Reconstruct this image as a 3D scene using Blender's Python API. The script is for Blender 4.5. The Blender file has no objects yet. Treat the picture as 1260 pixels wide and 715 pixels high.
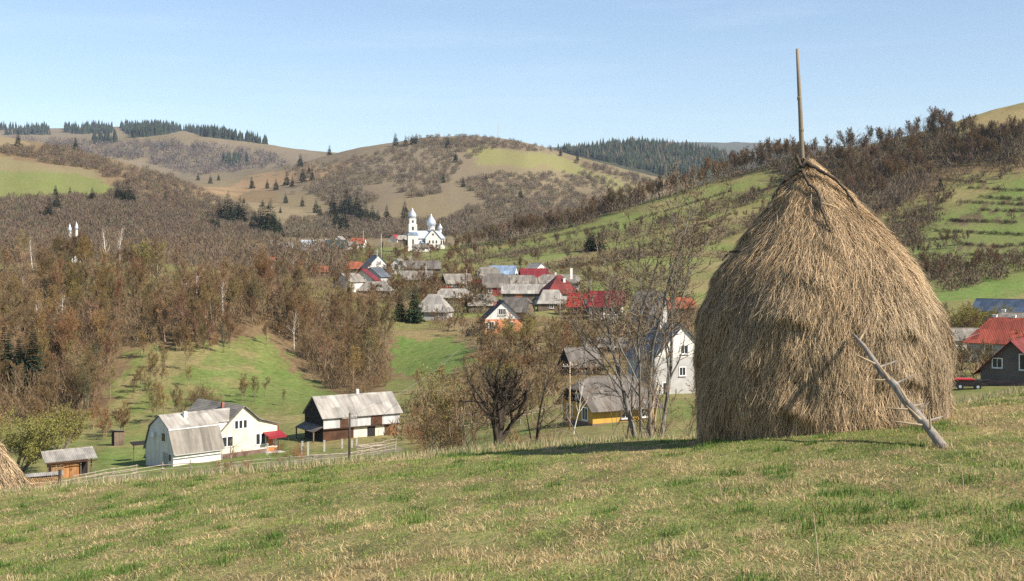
HAZE = 0.00004
import bpy, math, random
import numpy as np
from mathutils import Vector, Matrix

random.seed(7)
RNG = np.random.default_rng(7)
SC = bpy.context.scene
COL = SC.collection
F, CX, HY = 1521.0, 630.0, 310.0      # focal length in photo pixels, centre column, horizon row
R = math.radians

# ------------------------------------------------------------------ helpers
def link(o, parent=None):
    COL.objects.link(o)
    if parent is not None:
        o.parent = parent
    return o

def tag(o, label=None, cat=None, group=None, kind=None):
    if label: o['label'] = label
    if cat: o['category'] = cat
    if group: o['group'] = group
    if kind: o['kind'] = kind
    return o

def thing(name, label, cat, loc, rz=0.0, group=None):
    o = bpy.data.objects.new(name, None)
    o.empty_display_size = 0.3
    o.location = loc
    o.rotation_euler = (0, 0, rz)
    link(o)
    return tag(o, label, cat, group)

def np_mesh(name, verts, faces, mats, smooth=False, colors=None, mat_idx=None, cname='tint'):
    """verts n x 3, faces m x k (all of one size)"""
    me = bpy.data.meshes.new(name)
    verts = np.ascontiguousarray(verts, dtype=np.float32)
    faces = np.ascontiguousarray(faces, dtype=np.int32)
    n, (m, k) = len(verts), faces.shape
    me.vertices.add(n)
    me.vertices.foreach_set('co', verts.ravel())
    me.loops.add(m * k)
    me.loops.foreach_set('vertex_index', faces.ravel())
    me.polygons.add(m)
    me.polygons.foreach_set('loop_start', np.arange(0, m * k, k, dtype=np.int32))
    me.polygons.foreach_set('loop_total', np.full(m, k, dtype=np.int32))
    if smooth:
        me.polygons.foreach_set('use_smooth', np.ones(m, dtype=bool))
    for mt in (mats if isinstance(mats, (list, tuple)) else [mats]):
        me.materials.append(mt)
    if mat_idx is not None:
        me.polygons.foreach_set('material_index', np.asarray(mat_idx, dtype=np.int32))
    if colors is not None:
        a = me.attributes.new(cname, 'FLOAT_COLOR', 'POINT')
        c = np.ones((n, 4), dtype=np.float32); c[:, :3] = colors
        a.data.foreach_set('color', c.ravel())
    me.update(calc_edges=True)
    return me

class MB:
    """collects shapes into one mesh"""
    def __init__(s): s.v, s.f = [], []
    def add(s, vs, fs):
        o = len(s.v); s.v += [tuple(v) for v in vs]; s.f += [tuple(i + o for i in f) for f in fs]; return s
    def box(s, x0, x1, y0, y1, z0, z1):
        vs = [(x, y, z) for z in (z0, z1) for y in (y0, y1) for x in (x0, x1)]
        return s.add(vs, [(0, 2, 3, 1), (4, 5, 7, 6), (0, 1, 5, 4), (2, 6, 7, 3), (0, 4, 6, 2), (1, 3, 7, 5)])
    def prism(s, poly, axis, a0, a1):
        """poly: list of (u,z); axis 'x': u is y, extruded along x; 'y': u is x, extruded along y; 'z': (x,y) up z"""
        n = len(poly)
        if axis == 'x': A = [(a0, u, z) for u, z in poly]; B = [(a1, u, z) for u, z in poly]
        elif axis == 'y': A = [(u, a0, z) for u, z in poly]; B = [(u, a1, z) for u, z in poly]
        else: A = [(u, w, a0) for u, w in poly]; B = [(u, w, a1) for u, w in poly]
        fs = [tuple(range(n - 1, -1, -1)), tuple(range(n, 2 * n))] + [(i, (i + 1) % n, n + (i + 1) % n, n + i) for i in range(n)]
        return s.add(A + B, fs)
    def quadslab(s, p, t):
        """a quad p (4 points) thickened along its normal by t"""
        a, b, c, d = (Vector(q) for q in p)
        nrm = (b - a).cross(d - a).normalized() * t
        q = [v + nrm for v in (a, b, c, d)]
        return s.add([a, b, c, d] + q, [(3, 2, 1, 0), (4, 5, 6, 7), (0, 1, 5, 4), (1, 2, 6, 5), (2, 3, 7, 6), (3, 0, 4, 7)])
    def polyslab(s, p, t):
        P = [Vector(q) for q in p]; n = len(P)
        nrm = (P[1] - P[0]).cross(P[2] - P[0]).normalized() * t
        return s.add(P + [v + nrm for v in P], [tuple(range(n - 1, -1, -1)), tuple(range(n, 2 * n))] + [(i, (i + 1) % n, n + (i + 1) % n, n + i) for i in range(n)])
    def tube(s, pts, rad, n=6, cap=True):
        P = [Vector(p) for p in pts]
        rad = rad if hasattr(rad, '__len__') else [rad] * len(P)
        vs, fs = [], []
        up = Vector((0.31, 0.22, 0.92))
        for i, p in enumerate(P):
            d = (P[min(i + 1, len(P) - 1)] - P[max(i - 1, 0)]).normalized()
            a = d.cross(up)
            if a.length < 1e-3: a = d.cross(Vector((1, 0, 0)))
            a.normalize(); b = d.cross(a)
            for k in range(n):
                t = 2 * math.pi * k / n
                vs.append(p + (a * math.cos(t) + b * math.sin(t)) * rad[i])
        for i in range(len(P) - 1):
            for k in range(n):
                fs.append((i * n + k, i * n + (k + 1) % n, (i + 1) * n + (k + 1) % n, (i + 1) * n + k))
        if cap:
            fs.append(tuple(range(n - 1, -1, -1))); fs.append(tuple(range((len(P) - 1) * n, len(P) * n)))
        return s.add(vs, fs)
    def lathe(s, prof, n=16, c=(0, 0)):
        vs, fs = [], []
        for r_, z in prof:
            for k in range(n):
                t = 2 * math.pi * k / n
                vs.append((c[0] + r_ * math.cos(t), c[1] + r_ * math.sin(t), z))
        for i in range(len(prof) - 1):
            for k in range(n):
                fs.append((i * n + k, i * n + (k + 1) % n, (i + 1) * n + (k + 1) % n, (i + 1) * n + k))
        fs.append(tuple(range(n - 1, -1, -1))); fs.append(tuple(range((len(prof) - 1) * n, len(prof) * n)))
        return s.add(vs, fs)
    def build(s, name, mat, parent=None, smooth=False):
        me = bpy.data.meshes.new(name)
        me.from_pydata(s.v, [], s.f)
        me.materials.append(mat)
        if smooth:
            me.polygons.foreach_set('use_smooth', np.ones(len(me.polygons), dtype=bool))
        me.update()
        return link(bpy.data.objects.new(name, me), parent)

def obj_from(name, me, parent=None):
    return link(bpy.data.objects.new(name, me), parent)

# ------------------------------------------------------------------ noise (for geometry and land cover)
_perm = np.random.default_rng(3).random((256, 256))
def vnoise(x, y):
    xi, yi = np.floor(x).astype(int), np.floor(y).astype(int)
    fx, fy = x - xi, y - yi
    fx, fy = fx * fx * (3 - 2 * fx), fy * fy * (3 - 2 * fy)
    g = lambda a, b: _perm[a & 255, b & 255]
    return (g(xi, yi) * (1 - fx) + g(xi + 1, yi) * fx) * (1 - fy) + (g(xi, yi + 1) * (1 - fx) + g(xi + 1, yi + 1) * fx) * fy
def fbm(x, y, o=4):
    s, a, t = 0, 0.5, 0
    for k in range(o):
        s = s + a * vnoise(x * 2 ** k + 17.3 * k, y * 2 ** k + 5.1 * k); t += a; a *= 0.5
    return s / t            # 0..1

def pchip(xk, yk, x):
    """monotone cubic, xk (K) sorted, yk (K), x any"""
    h = np.diff(xk); d = np.diff(yk) / h
    m = np.zeros(len(xk))
    m[0], m[-1] = d[0], d[-1]
    for i in range(1, len(xk) - 1):
        if d[i - 1] * d[i] > 0:
            w1, w2 = 2 * h[i] + h[i - 1], h[i] + 2 * h[i - 1]
            m[i] = (w1 + w2) / (w1 / d[i - 1] + w2 / d[i])
    x = np.clip(x, xk[0], xk[-1])
    i = np.clip(np.searchsorted(xk, x) - 1, 0, len(xk) - 2)
    t = (x - xk[i]) / h[i]
    return ((2 * t ** 3 - 3 * t ** 2 + 1) * yk[i] + (t ** 3 - 2 * t ** 2 + t) * h[i] * m[i]
            + (-2 * t ** 3 + 3 * t ** 2) * yk[i + 1] + (t ** 3 - t ** 2) * h[i] * m[i + 1])

# ------------------------------------------------------------------ materials
def new_mat(name):
    m = bpy.data.materials.new(name); m.use_nodes = True
    nt = m.node_tree
    b = nt.nodes['Principled BSDF']
    return m, nt, b
def N(nt, t, **kw):
    n = nt.nodes.new(t)
    for k, v in kw.items(): setattr(n, k, v)
    return n
def mixrgb(nt, fac, a, b, blend='MIX'):
    n = N(nt, 'ShaderNodeMix', data_type='RGBA', blend_type=blend)
    for s, v in ((0, fac), (6, a), (7, b)):
        if hasattr(v, 'is_linked') or hasattr(v, 'links'): nt.links.new(v, n.inputs[s])
        elif s == 0: n.inputs[0].default_value = v
        else: n.inputs[s].default_value = (*v, 1)
    return n.outputs[2]
def ramp(nt, src, lo, hi):
    n = N(nt, 'ShaderNodeMapRange'); nt.links.new(src, n.inputs[0])
    n.inputs[1].default_value = lo; n.inputs[2].default_value = hi
    return n.outputs[0]
def noise(nt, scale, detail=4, coord='Object', vec=None, rough=0.55, stretch=None):
    n = N(nt, 'ShaderNodeTexNoise'); n.inputs['Scale'].default_value = scale
    n.inputs['Detail'].default_value = detail; n.inputs['Roughness'].default_value = rough
    if vec is None:
        tc = N(nt, 'ShaderNodeTexCoord'); vec = tc.outputs[coord]
    if stretch:
        mp = N(nt, 'ShaderNodeMapping'); mp.inputs['Scale'].default_value = stretch
        nt.links.new(vec, mp.inputs[0]); vec = mp.outputs[0]
    nt.links.new(vec, n.inputs['Vector'])
    return n.outputs['Fac']

def simple(name, col, rough=0.8, col2=None, scale=3.0, stretch=None, spec=0.3, bump=0.0, metal=0.0, lo=0.35, hi=0.65):
    m, nt, b = new_mat(name)
    b.inputs['Roughness'].default_value = rough
    b.inputs['Specular IOR Level'].default_value = spec
    b.inputs['Metallic'].default_value = metal
    if col2 is None: col2 = tuple(c * 0.6 for c in col)
    nz = noise(nt, scale, 5, stretch=stretch)
    c = mixrgb(nt, ramp(nt, nz, lo, hi), col, col2)
    nt.links.new(c, b.inputs['Base Color'])
    if bump:
        bp = N(nt, 'ShaderNodeBump'); bp.inputs['Strength'].default_value = bump; bp.inputs['Distance'].default_value = 0.03
        nt.links.new(nz, bp.inputs['Height']); nt.links.new(bp.outputs[0], b.inputs['Normal'])
    return m

def tinted(name, rough=0.9, scale=2.0, amount=0.35, spec=0.15, transl=0.0, objcol=False):
    """colour from the mesh's own 'tint' attribute, a little noise on it, optionally times the object's own colour"""
    m, nt, b = new_mat(name)
    b.inputs['Roughness'].default_value = rough; b.inputs['Specular IOR Level'].default_value = spec
    at = N(nt, 'ShaderNodeAttribute', attribute_name='tint')
    c = at.outputs['Color']
    if amount:
        nz = ramp(nt, noise(nt, scale, 4), 0.25, 0.75)
        f = N(nt, 'ShaderNodeMapRange'); nt.links.new(nz, f.inputs[0]); f.inputs[3].default_value = 1 - amount; f.inputs[4].default_value = 1 + amount * 0.6
        cb = N(nt, 'ShaderNodeCombineColor')
        for i in range(3): nt.links.new(f.outputs[0], cb.inputs[i])
        c = mixrgb(nt, 1.0, c, cb.outputs[0], 'MULTIPLY')
    if objcol:
        oi = N(nt, 'ShaderNodeObjectInfo')
        c = mixrgb(nt, 1.0, c, oi.outputs['Color'], 'MULTIPLY')
    nt.links.new(c, b.inputs['Base Color'])
    if transl:
        tr = N(nt, 'ShaderNodeBsdfTranslucent'); nt.links.new(c, tr.inputs[0])
        mx = N(nt, 'ShaderNodeMixShader'); mx.inputs[0].default_value = transl
        out = nt.nodes['Material Output']
        nt.links.new(b.outputs[0], mx.inputs[1]); nt.links.new(tr.outputs[0], mx.inputs[2]); nt.links.new(mx.outputs[0], out.inputs[0])
    return m

def tint_solid(name, col, col2=None, scale=1.5, rough=0.95, stretch=None):
    """a colour times the object's own colour"""
    m, nt, b = new_mat(name)
    b.inputs['Roughness'].default_value = rough; b.inputs['Specular IOR Level'].default_value = 0.1
    nz = ramp(nt, noise(nt, scale, 4, stretch=stretch), 0.3, 0.7)
    c = mixrgb(nt, nz, col, col2 or tuple(x * 0.55 for x in col))
    oi = N(nt, 'ShaderNodeObjectInfo')
    c = mixrgb(nt, 1.0, c, oi.outputs['Color'], 'MULTIPLY')
    nt.links.new(c, b.inputs['Base Color'])
    return m

def corrugated(name, col, col2, period=0.18, rough=0.75, rows=1.7, spec=0.3):
    """weathered corrugated or ridged roofing: ridges across local x, sheet rows down the slope"""
    m, nt, b = new_mat(name)
    b.inputs['Roughness'].default_value = rough; b.inputs['Specular IOR Level'].default_value = spec
    tc = N(nt, 'ShaderNodeTexCoord')
    n1 = ramp(nt, noise(nt, 0.9, 6, vec=tc.outputs['Object'], rough=0.7), 0.3, 0.7)
    n2 = ramp(nt, noise(nt, 2.2, 4, vec=tc.outputs['Object'], stretch=(1.0, 0.18, 0.18)), 0.35, 0.7)
    c = mixrgb(nt, n1, col, col2)
    c = mixrgb(nt, n2, c, tuple(x * 0.72 for x in col2))
    # sheets: each of a slightly different age
    bk = N(nt, 'ShaderNodeTexVoronoi'); bk.inputs['Scale'].default_value = 1.0; bk.distance = 'CHEBYCHEV'; bk.inputs['Randomness'].default_value = 0.25
    mp = N(nt, 'ShaderNodeMapping'); mp.inputs['Scale'].default_value = (0.95, 0.6, 0.02)
    nt.links.new(tc.outputs['Object'], mp.inputs[0]); nt.links.new(mp.outputs[0], bk.inputs['Vector'])
    sh = N(nt, 'ShaderNodeSeparateColor'); nt.links.new(bk.outputs['Color'], sh.inputs[0])
    f = N(nt, 'ShaderNodeMapRange'); nt.links.new(sh.outputs[0], f.inputs[0]); f.inputs[3].default_value = 0.68; f.inputs[4].default_value = 1.2
    cb = N(nt, 'ShaderNodeCombineColor')
    for i in range(3): nt.links.new(f.outputs[0], cb.inputs[i])
    c = mixrgb(nt, 1.0, c, cb.outputs[0], 'MULTIPLY')
    nt.links.new(c, b.inputs['Base Color'])
    wv = N(nt, 'ShaderNodeTexWave', wave_type='BANDS', bands_direction='X'); wv.inputs['Scale'].default_value = 0.314 / period
    nt.links.new(tc.outputs['Object'], wv.inputs['Vector'])
    bp = N(nt, 'ShaderNodeBump'); bp.inputs['Strength'].default_value = 0.7; bp.inputs['Distance'].default_value = 0.03
    nt.links.new(wv.outputs['Fac'], bp.inputs['Height']); nt.links.new(bp.outputs[0], b.inputs['Normal'])
    return m

def planks(name, col, col2, width=0.15, axis='X', rough=0.85):
    m, nt, b = new_mat(name)
    b.inputs['Roughness'].default_value = rough; b.inputs['Specular IOR Level'].default_value = 0.2
    tc = N(nt, 'ShaderNodeTexCoord')
    st = (1 / width, 1 / width, 0.25) if axis == 'X' else (0.3, 0.3, 1 / width)
    n1 = ramp(nt, noise(nt, 1.0, 3, vec=tc.outputs['Object'], stretch=st), 0.3, 0.7)
    c = mixrgb(nt, n1, col, col2)
    n2 = ramp(nt, noise(nt, 0.8, 5, vec=tc.outputs['Object']), 0.4, 0.75)
    c = mixrgb(nt, n2, c, tuple(x * 0.6 for x in col2))
    nt.links.new(c, b.inputs['Base Color'])
    return m

M = {}
M['asbestos'] = corrugated('weathered_grey_roofing', (0.31, 0.285, 0.245), (0.22, 0.195, 0.16))
M['asbestos_dark'] = corrugated('old_dark_grey_roofing', (0.22, 0.20, 0.175), (0.14, 0.12, 0.10))
M['asbestos_pale'] = corrugated('pale_grey_roofing', (0.42, 0.40, 0.36), (0.32, 0.29, 0.25))
M['crimson'] = corrugated('crimson_metal_roofing', (0.25, 0.022, 0.028), (0.19, 0.02, 0.024), rough=0.55)
M['red'] = corrugated('bright_red_roofing', (0.44, 0.04, 0.026), (0.34, 0.035, 0.026), rough=0.55)
M['darkred'] = corrugated('dark_red_roofing', (0.22, 0.035, 0.03), (0.16, 0.03, 0.025))
M['tile'] = corrugated('orange_tile_roofing', (0.42, 0.135, 0.062), (0.31, 0.095, 0.05), period=0.25)
M['redtile'] = corrugated('red_tile_roofing', (0.40, 0.085, 0.05), (0.28, 0.065, 0.04), period=0.25)
M['blue_roof'] = corrugated('pale_blue_metal_roofing', (0.30, 0.40, 0.52), (0.26, 0.34, 0.45), rough=0.4)
M['navy'] = corrugated('navy_metal_roofing', (0.075, 0.105, 0.16), (0.06, 0.085, 0.13), rough=0.5)
M['slate'] = corrugated('slate_grey_roofing', (0.13, 0.145, 0.165), (0.10, 0.11, 0.125), rough=0.6)
M['black_roof'] = corrugated('black_tarred_roofing', (0.022, 0.024, 0.03), (0.03, 0.03, 0.035), rough=0.7)
M['green_roof'] = corrugated('green_grey_roofing', (0.075, 0.095, 0.08), (0.06, 0.07, 0.06))
M['silver'] = simple('silver_sheet_metal', (0.60, 0.64, 0.70), 0.38, (0.50, 0.54, 0.60), 1.2, spec=0.5, metal=0.35)
M['white'] = simple('white_render', (0.70, 0.68, 0.63), 0.9, (0.52, 0.49, 0.43), 1.6, stretch=(1, 1, .22), hi=0.75)
M['cream'] = simple('cream_render', (0.68, 0.63, 0.50), 0.9, (0.50, 0.44, 0.33), 1.6, stretch=(1, 1, .22), hi=0.75)
M['grey_render'] = simple('grey_render', (0.42, 0.41, 0.39), 0.9, (0.33, 0.32, 0.30), 0.8)
M['brown_render'] = simple('grey_brown_render', (0.13, 0.115, 0.10), 0.9, (0.10, 0.088, 0.078), 0.8)
M['orange_wall'] = simple('orange_render', (0.62, 0.26, 0.13), 0.9, (0.50, 0.21, 0.11), 0.6)
M['yellow_wall'] = simple('yellow_painted_boards', (0.50, 0.30, 0.055), 0.85, (0.38, 0.225, 0.05), 1.2, stretch=(1, 1, .3))
M['red_wall'] = simple('red_painted_boards', (0.33, 0.035, 0.035), 0.85, (0.24, 0.03, 0.03), 0.9)
M['old_wood'] = planks('grey_brown_old_boards', (0.20, 0.15, 0.105), (0.12, 0.09, 0.065))
M['dark_wood'] = planks('dark_brown_boards', (0.075, 0.04, 0.024), (0.045, 0.026, 0.017))
M['rust_wood'] = planks('red_brown_boards', (0.115, 0.056, 0.03), (0.07, 0.036, 0.022))
M['fresh_wood'] = planks('orange_brown_boards', (0.46, 0.24, 0.10), (0.30, 0.14, 0.055))
M['pale_wood'] = planks('pale_weathered_boards', (0.50, 0.42, 0.31), (0.38, 0.30, 0.21))
M['grey_sheet'] = corrugated('pale_grey_wall_sheets', (0.64, 0.64, 0.62), (0.52, 0.51, 0.49), rough=0.7)
M['black_board'] = planks('black_tarred_boards', (0.020, 0.019, 0.018), (0.03, 0.027, 0.024))
M['frame_white'] = simple('white_window_paint', (0.78, 0.77, 0.74), 0.5, (0.70, 0.69, 0.66), 2.0)
M['frame_brown'] = simple('brown_window_paint', (0.10, 0.06, 0.04), 0.6, None, 2.0)
M['pane'] = simple('dark_window_glass', (0.020, 0.024, 0.030), 0.08, (0.030, 0.034, 0.042), 1.5, spec=0.6)
M['brick'] = simple('chimney_brick', (0.34, 0.13, 0.08), 0.9, (0.24, 0.10, 0.07), 6.0)
M['chimney_white'] = simple('whitewashed_chimney', (0.72, 0.70, 0.66), 0.9, (0.55, 0.52, 0.47), 4.0)
M['plinth'] = simple('brown_plinth', (0.20, 0.13, 0.11), 0.9, None, 1.5)
M['orange_door'] = simple('orange_door_paint', (0.55, 0.17, 0.045), 0.6, (0.45, 0.14, 0.04), 1.0)
M['blue_door'] = simple('blue_door_paint', (0.10, 0.25, 0.55), 0.6, (0.08, 0.2, 0.45), 1.0)
M['maroon'] = simple('maroon_sheet', (0.26, 0.022, 0.03), 0.5, (0.22, 0.02, 0.028), 1.5)
M['log_end'] = simple('split_firewood', (0.50, 0.33, 0.17), 0.9, (0.22, 0.12, 0.06), 9.0)
M['pole_wood'] = simple('weathered_pole_wood', (0.30, 0.265, 0.22), 0.9, (0.16, 0.135, 0.11), 9.0, stretch=(1, 1, 0.12), bump=0.5)
M['pole_pale'] = simple('peeled_pole_wood', (0.42, 0.33, 0.21), 0.85, (0.26, 0.19, 0.12), 10.0, stretch=(1, 1, 0.1), bump=0.4)
M['stick'] = simple('dark_bark_stick', (0.085, 0.068, 0.052), 0.9, (0.035, 0.027, 0.02), 14.0, bump=0.5)
M['concrete'] = simple('pole_concrete', (0.48, 0.46, 0.42), 0.9, (0.38, 0.36, 0.33), 2.0)
M['wire'] = simple('cable_grey', (0.22, 0.22, 0.22), 0.6, None, 2.0)
M['insul'] = simple('white_porcelain', (0.7, 0.7, 0.68), 0.3, None, 2.0)
M['rail'] = simple('weathered_fence_rail', (0.40, 0.34, 0.26), 0.9, (0.24, 0.19, 0.14), 3.0)
M['rubber'] = simple('black_rubber', (0.02, 0.02, 0.02), 0.7, None, 3.0)
M['red_paint'] = simple('red_vehicle_paint', (0.50, 0.02, 0.02), 0.35, (0.42, 0.02, 0.02), 2.0, spec=0.5)
M['dark_paint'] = simple('dark_vehicle_body', (0.03, 0.022, 0.022), 0.45, None, 2.0, spec=0.4)
M['gold'] = simple('gilded_cross', (0.65, 0.45, 0.12), 0.35, None, 2.0, metal=0.8)
M['blue_plastic'] = simple('blue_plastic_sheet', (0.10, 0.2, 0.5), 0.5, None, 3.0)
# ------------------------------------------------------------------ terrain: one sheet from the camera to the horizon
KPX = np.array([-900, -300, 0, 100, 200, 300, 400, 500, 600, 700, 800, 900, 1000, 1080, 1170, 1260, 1600, 2300], float)
def plane_py(px, Y):
    u = (px - CX) / F
    return HY + F * (1.65 - 0.11 * u * Y + 0.08 * Y) / Y
CUR = []
for Y in (2.0, 5.0, 9.0, 13.5, 18.0):
    CUR.append((np.full(len(KPX), Y), plane_py(KPX, Y)))
def cur(Y, *py):
    CUR.append((np.full(len(KPX), Y) if np.isscalar(Y) else np.array(Y, float), np.array(py, float)))
#            -900 -300   0   100  200  300  400  500  600  700  800  900 1000 1080 1170 1260 1600 2300
crest =      (690, 640, 606, 597, 587, 580, 571, 562, 553, 546, 542, 538, 528, 516, 500, 480, 425, 330)
cur(23.5, *crest)
cur(33,   *[c + 40 for c in crest])
cur(62,    720, 660, 640, 632, 622, 612, 602, 592, 580, 570, 562, 555, 545, 530, 515, 502, 470, 430)
cur(112,   650, 625, 616, 610, 602, 595, 585, 572, 552, 540, 533, 528, 520, 512, 498, 488, 470, 440)
cur(128,   600, 595, 592, 590, 583, 578, 570, 562, 544, 524, 519, 515, 508, 500, 490, 481, 465, 440)
cur(152,   560, 560, 562, 563, 560, 556, 548, 545, 530, 508, 502, 497, 490, 482, 474, 469, 455, 430)
cur(200,   500, 505, 512, 510, 500, 500, 500, 490, 478, 468, 468, 462, 455, 448, 440, 432, 420, 400)
cur(240,   430, 440, 450, 450, 430, 440, 468, 455, 428, 418, 420, 415, 408, 400, 396, 390, 375, 350)
cur(280,   370, 372, 378, 376, 372, 380, 398, 408, 404, 394, 390, 385, 378, 374, 372, 366, 345, 310)
cur(330,   330, 325, 325, 322, 325, 338, 350, 372, 375, 368, 364, 360, 354, 350, 346, 336, 310, 260)
cur(420,   335, 335, 336, 337, 338, 341, 343, 344, 346, 340, 335, 328, 316, 306, 294, 280, 240, 180)
cur(520,   330, 330, 330, 330, 330, 328, 323, 317, 320, 304, 286, 270, 252, 240, 226, 206, 160, 100)
cur(620,   310, 305, 300, 302, 306, 309, 308, 306, 299, 275, 245, 216, 188, 176, 152, 125, 90, 40)
cur(710,   300, 295, 290, 295, 300, 304, 304, 302, 300, 290, 268, 245, 220, 205, 188, 165, 120, 70)
cur(850,   230, 240, 250, 255, 270, 290, 298, 295, 292, 286, 275, 262, 250, 240, 230, 215, 180, 140)
cur(1000,  180, 190, 207, 214, 240, 270, 285, 279, 275, 275, 270, 262, 255, 250, 245, 235, 200, 170)
cur(1200,  140, 152, 166, 188, 212, 258, 262, 246, 246, 254, 258, 258, 255, 250, 245, 240, 220, 190)
cur(1500,  160, 175, 188, 205, 222, 234, 217, 202, 207, 228, 246, 252, 255, 252, 250, 245, 230, 200)
cur(1800,  170, 178, 186, 205, 224, 216, 192, 171, 167, 190, 216, 236, 240, 240, 240, 235, 220, 200)
cur(2200,  180, 188, 194, 210, 226, 222, 212, 200, 195, 206, 222, 232, 235, 235, 235, 232, 222, 205)
cur(2700,  165, 172, 180, 194, 214, 207, 198, 196, 194, 200, 214, 218, 210, 215, 220, 220, 215, 205)
cur(3300,  168, 170, 171, 173, 161, 173, 188, 190, 191, 183, 179, 192, 196, 198, 200, 200, 195, 190)
cur(3800,  175, 178, 180, 180, 176, 184, 195, 197, 197, 194, 192, 198, 200, 200, 200, 200, 200, 195)
cur(4500,  150, 154, 158, 157, 155, 173, 192, 194, 194, 194, 194, 196, 198, 198, 198, 198, 195, 190)
cur(6000,  195, 195, 195, 195, 195, 197, 198, 198, 198, 197, 197, 197, 197, 197, 197, 197, 197, 197)
cur(9000,  190, 190, 190, 190, 190, 190, 190, 189, 188, 180, 175, 175, 178, 188, 190, 190, 190, 190)
cur(10500, *[225] * 18)
cur(12500, *[290] * 18)

PXC = np.concatenate([np.arange(-900, -60, 30.0), np.arange(-60, 1320, 3.0), np.arange(1320, 2301, 35.0)])
NC, NK = len(PXC), len(CUR)
KY = np.array([pchip(KPX, np.log(c[0]), PXC) for c in CUR])          # K x C log distance
KP = np.array([pchip(KPX, c[1], PXC) for c in CUR])                  # K x C row
_xs = np.arange(-900, 2301, 5.0); _gk = np.exp(-0.5 * (np.arange(-24, 25) * 5.0 / 34.0) ** 2); _gk /= _gk.sum()
for _k in range(5, NK):                                              # soft transitions between the columns
    v_ = np.interp(_xs, PXC, KP[_k]); v_ = np.convolve(np.pad(v_, 24, mode='edge'), _gk, 'valid'); KP[_k] = np.interp(PXC, _xs, v_)
SUB = 15
rows_t = np.concatenate([np.arange(SUB) / SUB + k for k in range(NK - 1)] + [[NK - 1.0]])
NR = len(rows_t)
GLY, GPY = np.zeros((NC, NR)), np.zeros((NC, NR))
for c in range(NC):
    GLY[c] = np.interp(rows_t, np.arange(NK), KY[:, c])
    GPY[c] = pchip(KY[:, c], KP[:, c], GLY[c])
GY = np.exp(GLY)
GX = (PXC[:, None] - CX) / F * GY
# relief: small bumps on the meadow, gullies and knolls on the hills
_far = np.clip((GLY - math.log(60)) / 1.0, 0, 1)
rel = (fbm(GX / 60 + 9, GY / 60, 4) - 0.5) * 2.2 * np.clip((GLY - math.log(150)) / 1.5, 0, 1) * np.clip(np.exp(GLY) / 900, 0, 6)
rel += (fbm(GX / 1.1, GY / 1.1, 3) - 0.5) * 0.10 * np.clip(1.3 - GY / 60, 0, 1) * np.clip(GY / 5, 0, 1)
rel += (fbm(GX / 14 + 3, GY / 14, 3) - 0.5) * 0.9 * _far * np.clip(2.2 - GY / 900, 0.2, 1)
GPY = GPY - rel * F / GY
GZ = (HY - GPY) / F * GY

def _col(px):
    i = np.clip(np.searchsorted(PXC, px) - 1, 0, NC - 2)
    return i, (px - PXC[i]) / (PXC[i + 1] - PXC[i])
def ground(X, Y):
    px = CX + F * X / Y
    i, t = _col(px)
    ly = math.log(Y)
    z0 = np.interp(ly, GLY[i], GPY[i]); z1 = np.interp(ly, GLY[i + 1], GPY[i + 1])
    return (HY - (z0 * (1 - t) + z1 * t)) / F * Y
def hit(px, py, ymin=20.0, ymax=1e9):
    """the ground point seen at photo pixel (px, py), first beyond ymin; None if the ray meets sky"""
    i, t = _col(px)
    ly = GLY[i] * (1 - t) + GLY[i + 1] * t
    pp = GPY[i] * (1 - t) + GPY[i + 1] * t
    ok = (pp <= py) & (ly >= math.log(ymin))
    if not ok.any(): return None
    r = int(np.argmax(ok))
    if r > 0 and pp[r - 1] > py:
        s = (pp[r - 1] - py) / max(pp[r - 1] - pp[r], 1e-9)
        l = ly[r - 1] + s * (ly[r] - ly[r - 1]); p = py
    else:
        l, p = ly[r], pp[r]
    Y = math.exp(l)
    if Y > ymax: return None
    return Vector(((px - CX) / F * Y, Y, (HY - p) / F * Y))
def hit2(px, py, ymin=20.0, ymax=1e9):
    for k in range(30):
        h = hit(px, py + k, ymin, ymax)
        if h is not None: return h
def at(px, Y):
    X = (px - CX) / F * Y
    return Vector((X, Y, ground(X, Y)))
def pt(px, py, Y):
    return Vector(((px - CX) / F * Y, Y, (HY - py) / F * Y))

def inside(poly, x, y):
    poly = np.asarray(poly, float)
    r = np.zeros(x.shape, bool)
    j = len(poly) - 1
    for i in range(len(poly)):
        xi, yi = poly[i]; xj, yj = poly[j]
        if yi != yj:
            r ^= ((yi > y) != (yj > y)) & (x < (xj - xi) * (y - yi) / (yj - yi) + xi)
        j = i
    return r
def sample(poly, n, rng, ymin=20.0, ymax=1e9):
    poly = np.asarray(poly, float)
    lo, hi = poly.min(0), poly.max(0)
    out = []
    tries = 0
    while len(out) < n and tries < n * 60:
        tries += 1
        p = lo + rng.random(2) * (hi - lo)
        if inside(poly, p[:1], p[1:])[0]:
            h = hit(p[0], p[1], ymin, ymax)
            if h is not None: out.append(h)
    return out

# land cover, albedo per vertex ------------------------------------------------
GREEN = np.array((0.125, 0.155, 0.042)); LUSH = np.array((0.105, 0.165, 0.038)); DRY = np.array((0.34, 0.265, 0.125))
OLIVE = np.array((0.17, 0.165, 0.06)); LITTER = np.array((0.15, 0.102, 0.056)); HEATH = np.array((0.26, 0.17, 0.095))
BANK_SHADE = np.array((0.11, 0.075, 0.05)); PURPLE = np.array((0.15, 0.118, 0.08)); TRACK = np.array((0.33, 0.28, 0.21))
PX2 = np.broadcast_to(PXC[:, None], GY.shape)
j1 = (fbm(GX / 9 + 40, GY / 9, 3) - 0.5); j2 = (fbm(GX / 9, GY / 9 + 70, 3) - 0.5)
f1 = (fbm(GX / 45 + 4, GY / 45 + 8, 3) - 0.5); f2 = (fbm(GX / 45 + 34, GY / 45 + 18, 3) - 0.5)
w = np.clip(GY / 1500, 0, 1)
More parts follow.
